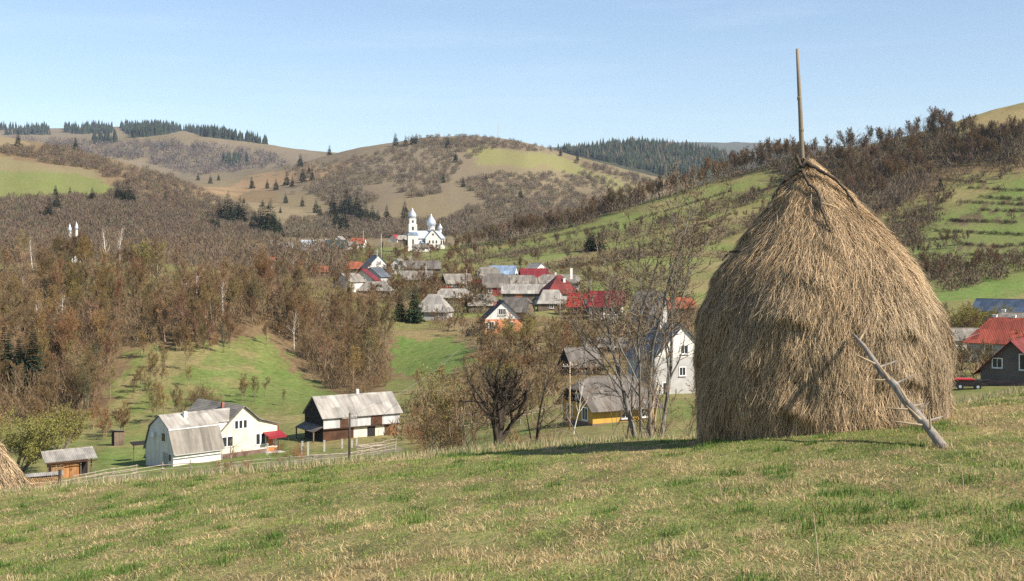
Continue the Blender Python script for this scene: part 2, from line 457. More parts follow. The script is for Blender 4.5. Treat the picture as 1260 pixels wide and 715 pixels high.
j3 = fbm(GX / 2.5 + 14, GY / 2.5, 3) - 0.5; j4 = fbm(GX / 2.5, GY / 2.5 + 44, 3) - 0.5
JX = PX2 + (j1 * (1 - w) + f1 * w) * 34 + j3 * 26 * (GY < 700); JY = GPY + (j2 * (1 - w) + f2 * w) * 20 + j4 * 16 * (GY < 700)
CV = np.zeros(GY.shape + (3,)); CV[:] = OLIVE
def lerp_c(mask, col):
    m = mask[..., None]
    CV[:] = CV * (1 - m) + np.asarray(col) * m
def paint(poly, col, y0=0, y1=1e9, k=1.0):
    lerp_c((inside(poly, JX, JY) & (GY >= y0) & (GY < y1)) * k, col)
n_lo = fbm(GX / 30 + 2, GY / 30, 4); n_mid = fbm(GX / 6, GY / 6 + 5, 4)
n_hi = fbm(GX / 200 + 2, GY / 200 + 9, 4)
sm = lambda v, a, b: np.clip((v - a) / (b - a), 0, 1)
lerp_c(sm(n_lo, 0.42, 0.6) * 0.8, GREEN); lerp_c(sm(n_mid, 0.55, 0.75) * 0.6, DRY * 0.8)
near = GY < 60
n_s = fbm(GX / 1.4 + 3, GY / 1.4, 4); n_t = fbm(GX / 0.35, GY / 0.35, 3)
lerp_c(near * 1.0, (0.165, 0.17, 0.06)); lerp_c(near * sm(n_s, 0.45, 0.65) * 0.8, (0.27, 0.21, 0.10)); lerp_c(near * sm(n_t, 0.5, 0.7) * 0.4, (0.11, 0.085, 0.045))
# valley and village floor
lerp_c(((GY > 60) & (GY < 230)) * 0.55, GREEN)
lerp_c(((GY > 100) & (GY < 230)) * sm(n_mid, 0.48, 0.66) * 0.55, DRY * 0.75)
# wooded slopes: leaf litter
paint([(-900, 300), (480, 300), (500, 420), (475, 490), (400, 495), (330, 420), (250, 425), (160, 430), (130, 520), (-900, 530)], LITTER, 150, 420)
paint([(430, 370), (600, 395), (860, 380), (860, 480), (640, 520), (560, 470), (490, 470)], LITTER * 1.15, 180, 330, 0.75)
# the lawn behind the farmhouse and the field beyond the barn
paint([(140, 480), (170, 428), (235, 424), (300, 412), (335, 418), (372, 455), (420, 492), (400, 506), (130, 520)], GREEN, 170, 300, 0.92)
paint([(190, 470), (280, 445), (335, 440), (400, 490), (390, 500), (250, 500)], LUSH, 170, 300, 0.7)
paint([(150, 480), (200, 470), (260, 440), (280, 425), (180, 432)], DRY * 0.72, 170, 300, 0.6)
lerp_c((inside([(120, 520), (140, 430), (200, 415), (330, 430), (300, 480), (220, 520)], JX, JY) & (GY > 150) & (GY < 300)) * sm(fbm(GX / 4, GY / 4 + 20, 4), 0.45, 0.62) * 0.65, DRY * 0.7)
paint([(490, 415), (545, 412), (580, 425), (585, 450), (540, 468), (490, 462), (478, 440)], LUSH, 190, 330, 0.95)
paint([(460, 390), (560, 398), (600, 412), (560, 416), (500, 414), (470, 420)], DRY * 0.62, 200, 330, 0.8)
# yard strips
paint([(110, 590), (120, 552), (190, 540), (350, 545), (380, 565), (270, 590)], LUSH, 110, 180, 0.75)
paint([(340, 560), (500, 545), (640, 530), (860, 505), (860, 530), (640, 552), (400, 580)], GREEN, 60, 170, 0.7)
paint([(640, 540), (860, 515), (860, 530), (640, 552)], DRY * 0.7, 60, 160, 0.55)
paint([(1170, 500), (1260, 470), (1400, 460), (1400, 500), (1170, 520)], OLIVE * 0.9, 30, 160, 0.7)
# village: green plots and the lane to the church
lerp_c(((GY > 330) & (GY < 640) & (PX2 < 660)) * 0.6, OLIVE * 0.8)
lerp_c(((GY > 280) & (GY < 640) & (PX2 < 660)) * 0.45, LITTER * 1.2); lerp_c(((GY > 280) & (GY < 640)) * sm(n_lo, 0.5, 0.62) * 0.6, GREEN)
paint([(430, 300), (600, 300), (600, 318), (520, 330), (430, 322)], GREEN * 1.1, 420, 700, 0.75)
paint([(470, 331), (520, 311), (530, 312), (482, 333)], TRACK, 350, 640, 0.8)
paint([(-900, 296), (330, 296), (430, 314), (430, 345), (330, 345), (-900, 342)], LITTER, 400, 760, 1.0)
# right hillside: green strips between scrubby banks
RH = (GY > 300) & (GY < 700) & (PX2 > 560)
lerp_c(RH * 0.9, OLIVE * 0.95)
hz = (HY - GPY) / F * GY
band = np.sin((hz * 0.42 + GX * 0.012 + 2.5 * fbm(GX / 70, GY / 70, 3)) * 1.0)
lerp_c(RH * sm(band, -0.5, 0.0) * 0.95, (0.15, 0.185, 0.05))
lerp_c(RH * sm(band, 0.75, 0.97) * sm(n_lo, 0.4, 0.55) * 0.75, LITTER)
lerp_c(RH * sm(fbm(GX / 25, GY / 25 + 31, 3), 0.52, 0.68) * 0.6, DRY * 0.75)
paint([(600, 310), (800, 262), (960, 205), (960, 218), (800, 276), (620, 322)], GREEN * 1.25, 300, 700, 0.7)
paint([(1080, 300), (1400, 150), (1400, 400), (1080, 400)], LUSH, 300, 640, 0.55)
paint([(1140, 375), (1180, 350), (1400, 320), (1400, 360), (1170, 372)], LUSH * 1.15, 280, 420, 0.95)
paint([(1140, 180), (1170, 145), (1400, 110), (1400, 150), (1230, 158), (1180, 170)], DRY * 0.8, 480, 700, 0.85)
paint([(950, 205), (1010, 186), (1060, 178), (1120, 165), (1160, 155), (1190, 172), (1400, 172), (1400, 205), (1180, 212), (1130, 245), (1060, 278), (1000, 270), (975, 240)], LITTER * 1.05, 380, 720, 0.92)
paint([(235, 577), (330, 566), (490, 548), (492, 553), (400, 566), (245, 584)], TRACK * 0.75, 100, 180, 0.7)
paint([(100, 592), (180, 578), (180, 584), (100, 598)], TRACK * 0.7, 90, 180, 0.7)
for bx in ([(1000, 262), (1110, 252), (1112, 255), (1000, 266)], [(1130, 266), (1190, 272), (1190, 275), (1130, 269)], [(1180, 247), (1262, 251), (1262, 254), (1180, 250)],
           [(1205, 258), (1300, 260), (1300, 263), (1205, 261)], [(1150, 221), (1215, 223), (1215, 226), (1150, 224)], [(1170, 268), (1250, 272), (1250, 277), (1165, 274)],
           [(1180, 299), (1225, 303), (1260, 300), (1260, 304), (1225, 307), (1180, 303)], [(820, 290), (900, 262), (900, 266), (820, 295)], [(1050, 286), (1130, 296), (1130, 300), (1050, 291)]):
    paint(bx, BANK_SHADE * 0.9, 300, 640, 0.9)  # terrace earth banks, with their cast shade painted into the ground colour
HDRY = np.array((0.23, 0.182, 0.105))
# mid-left hill
LH = (GY > 640) & (GY < 1480) & (PX2 < 340)
lerp_c(LH * 1.0, LITTER * 1.1)
lerp_c(LH * sm(fbm(GX / 40, GY / 40, 4), 0.5, 0.65) * 0.4, HDRY * 0.6)
paint([(-900, 170), (0, 192), (60, 204), (115, 210), (146, 232), (130, 242), (60, 240), (0, 248), (-900, 250)], GREEN * 1.2, 640, 1480, 0.85)
paint([(-900, 180), (0, 192), (60, 200), (120, 208), (135, 220), (60, 214), (0, 206)], HDRY * 0.9, 640, 1480, 0.75)
paint([(-900, 140), (0, 160), (40, 165), (75, 178), (30, 175), (0, 180), (-900, 170)], HDRY, 640, 1480, 0.9)
# saddle fields and centre hill
CH = (GY > 640) & (GY < 2150) & (PX2 > 225)
CH2 = CH & ~LH
lerp_c(CH2 * 1.0, HDRY * 0.72)
n_c = fbm(GX / 120 + 5, GY / 120 + 2, 5)
lerp_c(CH2 * sm(n_c, 0.44, 0.58) * 0.85, PURPLE * 1.05)
paint([(240, 238), (330, 214), (420, 200), (430, 215), (370, 226), (300, 240)], HEATH, 900, 2150, 0.9)
paint([(245, 240), (330, 248), (420, 268), (425, 285), (360, 268), (280, 256)], HDRY * 0.95, 640, 2150, 0.9)
paint([(470, 268), (490, 245), (540, 240), (560, 262), (520, 275)], HDRY * 0.8, 640, 2150, 0.8)
paint([(575, 190), (600, 184), (680, 186), (720, 205), (790, 230), (780, 238), (700, 215), (640, 212), (600, 208)], OLIVE * 1.08, 1200, 2150, 0.9)
paint([(600, 205), (700, 212), (790, 238), (770, 246), (690, 228), (620, 220)], HDRY * 0.8, 1200, 2150, 0.7)
paint([(440, 185), (480, 175), (640, 168), (700, 190), (600, 186), (560, 195), (480, 215), (440, 215)], PURPLE * 1.1, 1400, 2150, 0.85)
# far ranges
FH = GY > 2150
lerp_c(FH * 1.0, PURPLE * 1.1)
lerp_c(FH * sm(fbm(GX / 320, GY / 320, 4), 0.47, 0.6) * 0.85, HDRY * 0.65)
paint([(-900, 150), (180, 150), (230, 158), (320, 168), (400, 184), (330, 184), (220, 168), (100, 178), (-900, 180)], HDRY * 0.75, 2900, 3700, 0.6)
PF = (GY > 2150) & (GY < 3700) & (PX2 > 640)
lerp_c(PF * 1.0, (0.025, 0.035, 0.02))
lerp_c((GY > 5500) * 1.0, (0.05, 0.06, 0.04))
CV *= (0.82 + 0.36 * fbm(GX / np.clip(GY / 60, 0.3, 60), GY / np.clip(GY / 30, 0.3, 100), 3))[..., None]

m, nt, b = new_mat('hill_and_meadow_ground'); M['ground'] = m
b.inputs['Roughness'].default_value = 0.95; b.inputs['Specular IOR Level'].default_value = 0.08
at_ = N(nt, 'ShaderNodeAttribute', attribute_name='tint')
gn = ramp(nt, noise(nt, 0.9, 8, rough=0.68), 0.28, 0.72)
fr = N(nt, 'ShaderNodeMapRange'); nt.links.new(gn, fr.inputs[0]); fr.inputs[3].default_value = 0.6; fr.inputs[4].default_value = 1.4
gn2 = ramp(nt, noise(nt, 0.11, 6, rough=0.6), 0.35, 0.65)
c0 = mixrgb(nt, gn2, at_.outputs['Color'], (0.24, 0.19, 0.09))
mx0 = mixrgb(nt, 0.28, at_.outputs['Color'], c0)
cb = N(nt, 'ShaderNodeCombineColor')
for i in range(3): nt.links.new(fr.outputs[0], cb.inputs[i])
cc = mixrgb(nt, 1.0, mx0, cb.outputs[0], 'MULTIPLY')
nt.links.new(cc, b.inputs['Base Color'])
bp = N(nt, 'ShaderNodeBump'); bp.inputs['Strength'].default_value = 0.6; bp.inputs['Distance'].default_value = 0.25
nt.links.new(noise(nt, 2.5, 6, rough=0.7), bp.inputs['Height']); nt.links.new(bp.outputs[0], b.inputs['Normal'])

V = np.stack([GX, GY, GZ], -1)                                  # C x R x 3
# the meadow goes on around and behind the photographer
Xb = np.linspace(-45, 45, NC)
back = np.stack([Xb, np.full(NC, -28.0), -1.65 + 0.11 * Xb + 0.08 * 28], -1)[:, None, :]
midb = np.stack([Xb * 0.45, np.full(NC, -6.0), -1.65 + 0.11 * Xb * 0.45 + 0.08 * 6], -1)[:, None, :]
V = np.concatenate([back, midb, V], 1)
CC = np.concatenate([np.broadcast_to(OLIVE, (NC, 2, 3)), CV], 1)
nr = NR + 2
idx = (np.arange(NC)[:, None] * nr + np.arange(nr)[None, :])
Q = np.stack([idx[:-1, :-1], idx[1:, :-1], idx[1:, 1:], idx[:-1, 1:]], -1).reshape(-1, 4)
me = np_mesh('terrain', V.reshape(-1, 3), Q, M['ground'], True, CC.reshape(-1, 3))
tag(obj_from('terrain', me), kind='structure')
# ------------------------------------------------------------------ trees
def rot_about(v, axis, ang):
    return Matrix.Rotation(ang, 3, axis) @ v
def rand_perp(d, rng):
    v = Vector(rng.normal(size=3))
    v = v - d * v.dot(d)
    return v.normalized() if v.length > 1e-6 else Vector((1, 0, 0))

class Spec:
    H = 10.0; r = 0.16; lev = 3; nch = (9, 6, 7, 4); ratio = (0.5, 0.55, 0.55, 0.6); t0 = (0.3, 0.25, 0.2, 0.15)
    ang = ((30, 60), (25, 60), (20, 60), (20, 60)); wob = (0.06, 0.14, 0.2, 0.25, 0.3); up = (0.03, 0.1, 0.06, 0.04, 0.0)
    stems = 1; tip = 0.25; tube_to = 1; wood_to = 1; twig_w = 0.035; leafn = 0; leafs = 0.12; lean = 0.05; nseg = (7, 5, 4, 3, 2); rr = 0.55
    def __init__(s, **k): s.__dict__.update(k)

def grow(sp, seed):
    rng = np.random.default_rng(seed)
    polys = []
    def rec(p, d, L, r, lev):
        n = sp.nseg[min(lev, 4)]
        P, Rd, D = [p.copy()], [r], [d.copy()]
        for i in range(n):
            d = (d + Vector(rng.normal(0, sp.wob[lev], 3)) + Vector((0, 0, sp.up[lev]))).normalized()
            p = p + d * (L / n)
            P.append(p.copy()); D.append(d.copy()); Rd.append(r * (1 - (i + 1) / n * (1 - sp.tip)))
        polys.append((P, Rd, lev))
        if lev < sp.lev:
            k = sp.nch[lev]
            k = max(1, int(round(k * rng.uniform(0.8, 1.2))))
            for j in range(k):
                t = sp.t0[lev] + (1 - sp.t0[lev]) * min(1, (j + rng.random()) / k)
                f = t * n; i = min(int(f), n - 1); s = f - i
                pos = P[i].lerp(P[i + 1], s); dd = D[i + 1]
                a = R(rng.uniform(*sp.ang[lev]))
                cd = rot_about(dd, rand_perp(dd, rng), a)
                rec(pos, cd.normalized(), L * sp.ratio[lev] * (1.2 - 0.65 * t) * rng.uniform(0.7, 1.2), max((Rd[i] * (1 - s) + Rd[i + 1] * s) * sp.rr, 0.006), lev + 1)
    for k in range(sp.stems):
        a = rng.uniform(0, 6.28)
        ln = sp.lean if sp.stems == 1 else rng.uniform(0.5, 1.3) * sp.lean
        d = Vector((math.cos(a) * ln, math.sin(a) * ln, 1)).normalized()
        o = Vector((math.cos(a), math.sin(a), 0)) * (0.0 if sp.stems == 1 else rng.uniform(0.05, 0.25) * sp.H * 0.08)
        rec(o - Vector((0, 0, 0.3)), d, sp.H * (0.72 if sp.stems == 1 else rng.uniform(0.45, 0.8)), sp.r * (1 if sp.stems == 1 else rng.uniform(0.5, 1)), 0)
    return polys, rng

def tree_meshes(name, sp, seed, bark, twig, leafmat=None):
    polys, rng = grow(sp, seed)
    wood, crown = MB(), MB()
    sl = []; lf = []
    for P, Rd, lev in polys:
        if lev <= sp.tube_to:
            (wood if lev <= sp.wood_to else crown).tube(P, Rd, 7 if lev == 0 else 4 if lev <= sp.wood_to else 3, cap=False)
        else:
            w = sp.twig_w * (1.0 if lev == sp.tube_to + 1 else 0.7)
            for i in range(len(P) - 1):
                a, c = P[i], P[-1] if i == len(P) - 2 else P[i + 1]
                q = rand_perp((c - a).normalized(), rng) * w * (1 - 0.6 * i / len(P)) * 0.5
                last = i == len(P) - 2
                sl.append((a - q, a + q, c + q * (0.15 if last else 0.6), c - q * (0.15 if last else 0.6)))
            if sp.leafn and lev >= sp.lev - 1:
                for k in range(sp.leafn):
                    c = P[rng.integers(1, len(P))] + Vector(rng.normal(0, 0.12, 3)) * sp.H / 8
                    e1 = Vector(rng.normal(size=3)).normalized() * sp.leafs * rng.uniform(0.6, 1.3); e2 = rand_perp(e1.normalized(), rng) * sp.leafs * 0.5
                    lf.append((c - e2, c + e2, c + e1 + e2 * 0.3, c + e1 - e2 * 0.3))
    for q in sl:
        o = len(crown.v); crown.v += [tuple(v) for v in q]; crown.f.append((o, o + 1, o + 2, o + 3))
    nt_ = len(crown.f)
    for q in lf:
        o = len(crown.v); crown.v += [tuple(v) for v in q]; crown.f.append((o, o + 1, o + 2, o + 3))
    def mk(mb, nm, mats, split=None):
        me = bpy.data.meshes.new(nm); me.from_pydata(mb.v, [], mb.f)
        for x in mats: me.materials.append(x)
        if split is not None and len(mats) > 1:
            mi = np.zeros(len(mb.f), np.int32); mi[split:] = 1; me.polygons.foreach_set('material_index', mi)
        me.update(); return me
    wm = mk(wood, name + '_trunk', [bark]); wm.polygons.foreach_set('use_smooth', np.ones(len(wm.polygons), bool))
    cm = mk(crown, name + '_crown', [twig] + ([leafmat] if leafmat else []), nt_)
    return wm, cm

def spruce_meshes(name, seed, H=12.0, Rm=2.2, bark=None, needle=None, sparse=1.0):
    rng = np.random.default_rng(seed)
    w, c = MB(), MB()
    w.tube([(0, 0, -0.4), (0, 0, H * 0.5), (0, 0, H * 0.97)], [0.022 * H * 0.6, 0.012 * H * 0.6, 0.015], 6, False)
    z = H * 0.07
    while z < H * 0.985:
        t = z / H
        l = Rm * (1 - t) ** 0.85 * rng.uniform(0.8, 1.12) + 0.12
        nb = int((11 - 5 * t) * sparse) + 2
        ph = rng.uniform(0, 6.28)
        for k in range(nb):
            a = ph + 6.283 * k / nb + rng.normal(0, 0.18)
            L = l * rng.uniform(0.65, 1.15)
            d = Vector((math.cos(a), math.sin(a), 0)); s = Vector((-d.y, d.x, 0))
            rise = (0.25 if t > 0.6 else -0.18) * L
            z0 = z + rng.normal(0, 0.06) * H * 0.05
            p0 = Vector((0, 0, z0)); pm = p0 + d * L * 0.55 + Vector((0, 0, rise * 0.4)); p1 = p0 + d * L + Vector((0, 0, rise - 0.10 * L))
            wd = L * 0.24 + 0.05
            n0 = len(c.v)
            c.v += [tuple(p0), tuple(pm + s * wd), tuple(p1), tuple(pm - s * wd)]
            c.f += [(n0, n0 + 1, n0 + 2, n0 + 3)]
            for q in range(4):             # drooping side sprays
                u = rng.uniform(0.25, 1.0); pp = p0.lerp(p1, u)
                sd_ = s * (1 if q % 2 else -1)
                e = pp + sd_ * wd * rng.uniform(0.9, 1.9) * (1.2 - u) + d * 0.2 * L + Vector((0, 0, -0.22 * L * rng.uniform(0.5, 1.4) - 0.05))
                n0 = len(c.v)
                c.v += [tuple(pp - d * 0.10 * L), tuple(pp + d * 0.14 * L), tuple(e)]
                c.f += [(n0, n0 + 1, n0 + 2)]
        z += H * (0.028 + 0.014 * (1 - t)) * rng.uniform(0.8, 1.25)
    me1 = bpy.data.meshes.new(name + '_trunk'); me1.from_pydata(w.v, [], w.f); me1.materials.append(bark); me1.update()
    me2 = bpy.data.meshes.new(name + '_crown'); me2.from_pydata(c.v, [], c.f); me2.materials.append(needle); me2.update()
    return me1, me2

M['bark'] = tint_solid('grey_brown_bark', (0.25, 0.21, 0.16), (0.12, 0.095, 0.07), 3.0, stretch=(1, 1, 0.3))
M['bark_dark'] = tint_solid('dark_fruit_tree_bark', (0.075, 0.06, 0.048), (0.035, 0.028, 0.022), 4.0, stretch=(1, 1, 0.3))
M['twig'] = tint_solid('brown_twigs', (0.205, 0.143, 0.082), (0.135, 0.094, 0.055), 1.0)
M['twig_dark'] = tint_solid('dark_fruit_tree_twigs', (0.085, 0.068, 0.046), (0.05, 0.04, 0.03), 1.0)
M['birch_bark'] = simple('white_birch_bark', (0.74, 0.70, 0.62), 0.8, (0.30, 0.27, 0.23), 2.2, stretch=(1, 1, 2.5), lo=0.5, hi=0.72)
M['birch_twig'] = tint_solid('orange_brown_birch_twigs', (0.26, 0.165, 0.09), (0.20, 0.12, 0.065), 1.0)
M['bud'] = tint_solid('yellow_green_spring_buds', (0.225, 0.205, 0.055), (0.165, 0.148, 0.045), 1.2)
M['bud_dull'] = tint_solid('olive_spring_buds', (0.235, 0.195, 0.085), (0.18, 0.145, 0.065), 1.2)
M['needle'] = tint_solid('spruce_needles', (0.032, 0.050, 0.024), (0.018, 0.030, 0.015), 0.8)

PROTO = {}
PROTO['bare'] = [tree_meshes('bare_tree', Spec(H=rH, r=0.14, nch=(13, 8, 7, 5), lev=4, twig_w=0.048, tube_to=1, wob=(0.07, 0.15, 0.2, 0.22, 0.25), up=(0.03, 0.18, 0.14, 0.10, 0.04), ang=((18, 42), (16, 42), (16, 45), (15, 50)), t0=(0.22, 0.2, 0.15, 0.1), ratio=(0.48, 0.52, 0.55, 0.55)), 11 + i, M['bark'], M['twig']) for i, rH in enumerate((10, 11, 9.5, 10.5, 10))]
PROTO['bare'] += [tree_meshes('bare_tree', Spec(H=9.5, r=0.11, stems=3, lean=0.28, nch=(9, 7, 7, 5), lev=4, twig_w=0.046, up=(0.03, 0.18, 0.14, 0.10, 0.04), ang=((18, 42), (16, 42), (16, 45), (15, 50)), ratio=(0.42, 0.52, 0.55, 0.55)), 31 + i, M['bark'], M['twig']) for i in range(3)]
PROTO['bare_far'] = [tree_meshes('bare_tree', Spec(H=10, r=0.11, stems=2 + i % 2, lean=0.2, nch=(12, 8, 7, 4), lev=4, twig_w=0.06, ang=((18, 42), (16, 42), (16, 45), (15, 50)), tube_to=1, wob=(0.07, 0.15, 0.2, 0.22, 0.25), up=(0.03, 0.16, 0.1, 0.05, 0.0), ratio=(0.38, 0.52, 0.55, 0.5), t0=(0.35, 0.2, 0.2, 0.2)), 41 + i, M['bark'], M['twig']) for i in range(4)]
PROTO['orchard_far'] = [tree_meshes('orchard_tree', Spec(H=5.6, r=0.12, nch=(11, 8, 7, 4), lev=3, twig_w=0.11, ratio=(0.52, 0.52, 0.5), t0=(0.25, 0.2, 0.2, 0.2), ang=((35, 65), (30, 60), (25, 60), (20, 60))), 111 + i, M['bark'], M['twig']) for i in range(4)]
PROTO['olive'] = [tree_meshes('budding_tree', Spec(H=9.5, r=0.13, nch=(11, 7, 7, 4), lev=3, twig_w=0.085, up=(0.03, 0.16, 0.12, 0.06), ang=((18, 45), (16, 45), (16, 45), (15, 50)), ratio=(0.46, 0.52, 0.55), leafn=4, leafs=0.075), 51 + i, M['bark'], M['twig'], M['bud_dull']) for i in range(3)]
PROTO['birch'] = [tree_meshes('birch_tree', Spec(H=12.5, r=0.15, nch=(15, 6, 7), lev=2, twig_w=0.05, tube_to=0, wood_to=0, ang=((25, 50), (20, 50), (20, 60)), ratio=(0.26, 0.5, 0.5), t0=(0.3, 0.2, 0.2), up=(0.03, 0.12, -0.05, 0), wob=(0.05, 0.15, 0.2)), 71 + i, M['birch_bark'], M['birch_twig']) for i in range(3)]
PROTO['birch_tall'] = [tree_meshes('birch_tree', Spec(H=13, r=0.115, nch=(22, 6, 8), lev=2, twig_w=0.05, tube_to=1, wood_to=1, ang=((25, 50), (25, 55), (20, 60)), ratio=(0.28, 0.5, 0.5), t0=(0.35, 0.2, 0.2), up=(0.03, 0.12, -0.05, 0), wob=(0.06, 0.15, 0.2), rr=0.42), 81 + i, M['birch_bark'], M['birch_twig']) for i in range(2)]
PROTO['shrub'] = [tree_meshes('shrub', Spec(H=3.4, r=0.03, stems=9, lean=0.55, nch=(5, 5, 4), lev=2, twig_w=0.045, tube_to=0, wood_to=0, ratio=(0.5, 0.55, 0.5), t0=(0.15, 0.2, 0.2)), 91 + i, M['bark'], M['twig']) for i in range(4)]
PROTO['orchard'] = [tree_meshes('orchard_tree', Spec(H=5.6, r=0.11, nch=(10, 7, 6, 4), lev=3, twig_w=0.10, ratio=(0.55, 0.52, 0.5), t0=(0.35, 0.2, 0.2, 0.2), ang=((35, 65), (30, 60), (25, 60), (20, 60))), 101 + i, M['bark'], M['twig']) for i in range(4)]
PROTO['willow'] = [tree_meshes('willow', Spec(H=6.0, r=0.07, stems=13, lean=0.75, nch=(7, 7, 5), lev=2, twig_w=0.04, tube_to=0, wood_to=0, ratio=(0.5, 0.55, 0.5), leafn=12, leafs=0.085), 121 + i, M['bark'], M['twig'], M['bud']) for i in range(2)]
PROTO['spruce'] = [spruce_meshes('spruce_tree', 131 + i, 12, 2.3, M['bark'], M['needle']) for i in range(3)]
PROTO['spruce_far'] = [spruce_meshes('spruce_tree', 141 + i, 12, 2.6, M['bark'], M['needle'], 0.5) for i in range(2)]

def plant(kind, name, pos, height, label, cat='tree', group=None, tint=(1, 1, 1), which=None, rng=RNG, lean=0.03, wide=1.0):
    """one tree of its own: an Empty at its foot with a trunk and a crown (meshes shared with its kind)"""
    protos = PROTO[kind]
    wm, cm = protos[rng.integers(len(protos)) if which is None else which]
    base = {'bare_far': 9, 'orchard_far': 5.4, 'bare': 10, 'olive': 9.5, 'birch': 12, 'birch_tall': 12, 'shrub': 3.1, 'orchard': 5.6, 'willow': 5.5, 'spruce': 12, 'spruce_far': 12}[kind]
    s = height / base
    root = thing(name, label, cat, pos, rng.uniform(0, 6.28), group)
    root.rotation_euler = (rng.normal(0, lean), rng.normal(0, lean), root.rotation_euler.z)
    root.scale = (s * wide, s * wide, s)
    t = obj_from('trunk', wm, root); c = obj_from('crown', cm, root)
    for o in (t, c): o.color = (*tint, 1)
    return root

def tints(rng, base=(1, 1, 1), v=0.18, h=0.12):
    k = rng.uniform(1 - v, 1 + v)
    return tuple(np.clip(np.array(base) * k * (1 + rng.normal(0, h, 3) * np.array((0.7, 0.3, 0.7))), 0.2, 2.5))

def lum(n, k): return n
rg = np.random.default_rng(21)
# --- the wood on the slope above the farmhouse
WOOD = [(-60, 520), (-60, 336), (120, 330), (300, 343), (330, 347), (425, 352), (462, 380), (478, 420), (470, 470), (440, 488), (405, 478), (368, 440), (340, 408), (300, 404), (250, 420), (190, 422), (150, 434), (125, 470), (105, 522)]
G_WOOD = 'bare trees of the brown wood above the white farmhouse'
wood_pts = sample(WOOD, 300, rg, 150, 420)
for p in wood_pts:
    px = CX + F * p.x / p.y; py = HY - F * p.z / p.y
    u = rg.random()
    warm = fbm(np.array([px / 55.0]), np.array([py / 40.0 + 3]))[0]
    if warm > 0.52: base = (1.12, 1.02, 0.88)
    elif px < 140 and u < 0.6: base = (0.98, 1.02, 0.78)
    else: base = (1.0, 0.97, 0.86)
    if u > 0.86: base = (1.55, 1.5, 1.4)
    if u < 0.24:
        plant('olive', 'budding_tree', p, rg.uniform(7, 11), 'leafless tree with an olive haze of buds in the brown wood', group='olive budding trees in the brown wood above the farmhouse', tint=tints(rg, base), rng=rg)
    else:
        plant('bare', 'bare_tree', p, rg.uniform(7, 12.5), 'bare brown tree in the wood above the white farmhouse', group=G_WOOD, tint=tints(rg, base), rng=rg)
# scrub along the edges of the lawn and at the foot of the spur
for p in sample([(205, 425), (255, 432), (300, 412), (340, 408), (365, 435), (405, 478), (445, 490), (480, 480), (478, 440), (450, 470), (400, 450), (340, 400), (250, 412)], 46, rg, 150, 420):
    plant('shrub', 'shrub', p, rg.uniform(2.0, 4.2), 'reddish brown leafless shrub at the edge of the lawn below the wood', 'shrub', 'shrubs along the lawn edge below the wood', tints(rg, (1.12, 0.97, 0.80)), rng=rg)
# white birches that stand out of the wood (pixel foot, height in metres)
for i, (px, py, h, wh, lab) in enumerate([
        (131, 331, 13.5, 0, 'tall white birch with orange twigs above the wood, next to a leaning one'),
        (148, 330, 13.5, 1, 'tall leaning white birch with orange twigs at the top of the wood'),
        (48, 431, 12.5, 0, 'white birch trunk with side branches beside the dark spruces'),
        (78, 426, 13, 1, 'straight white birch trunk standing alone in the middle of the brown wood'),
        (27, 472, 9, 0, 'short white birch trunk in front of the dark spruces'),
        (232, 398, 11.5, 0, 'white birch at the start of the clump of pale trunks'),
        (245, 396, 13, 1, 'tallest white birch of the clump of pale trunks'),
        (254, 400, 11, 0, 'thin white birch at the far end of the clump of pale trunks'),
        (275, 392, 10.5, 1, 'crooked white birch with a forked top in the brown wood'),
        (76, 330, 10, 0, 'slim pale birch on the crest of the wood by the small domes'),
        (40, 330, 10.5, 1, 'orange twigged birch on the crest of the wood'),
        (362, 430, 10, 0, 'pale thin birch trunk in the reddish scrub of the spur')]):
    p = hit(px, py, 150, 420)
    if p: plant('birch_tall', 'birch_tree', p, h, lab, which=wh, rng=rg, lean=0.02 if i != 1 else 0.05)
for px in (80, 85, 90, 95, 100, 105):
    q = at(px, 448); plant('bare_far', 'bare_tree', q, (CX * 0 + (HY - 285) / F * 448 - q.z), 'bare brown tree hiding the foot of the far chapel', group='bare trees hiding the far chapel', tint=tints(rg, (1.0, 0.95, 0.85)), rng=rg)
for px in (70, 78, 84, 90, 95, 101, 108):
    plant('bare', 'bare_tree', hit2(px, 331, 280, 420), rg.uniform(8, 11), 'bare brown tree in the wood above the white farmhouse', group=G_WOOD, tint=tints(rg, (1.0, 0.95, 0.82)), rng=rg)
# dark spruces in the lower left of the wood
for i, (px, py, h) in enumerate([(6, 480, 12), (22, 486, 10.5), (40, 484, 11.5), (78, 496, 5.0), (62, 500, 4.5)]):
    p = hit(px, py, 150, 420)
    plant('spruce', 'spruce_tree', p, h, 'dark spruce at the foot of the brown wood by the willows', group='dark spruces at the foot of the wood', rng=rg, wide=1.35)
# yellow-green willows
for px, py, h, lab, wd in ((20, 582, 8.5, 'large round willow with yellow green buds beside the firewood shed', 1.15), (75, 556, 7.0, 'smaller yellow green willow behind the large one by the firewood shed', 1.2),
                       (188, 334, 9.0, 'bright yellow green willow at the crest of the brown wood', 1.0), (634, 425, 6.5, 'yellow green willow beside the orange walled house', 1.25),
                       (620, 480, 5.5, 'pale yellow green willow behind the dark apple tree', 1.0), (368, 322, 5.0, 'small bright green willow among the far grey roofs', 1.0), (1190, 412, 6.0, 'olive green willow by the red roofed house', 1.5),
                       (455, 330, 6.0, 'pale green tree by the lane to the church', 1.0), (1212, 402, 5, 'olive budding bush behind the red roof', 1.6)):
    p = hit(px, py, 90, 640)
    if p: plant('willow', 'willow_tree', p, h, lab, rng=rg, wide=wd, tint=tints(rg, (1, 1, 1), 0.08, 0.05))

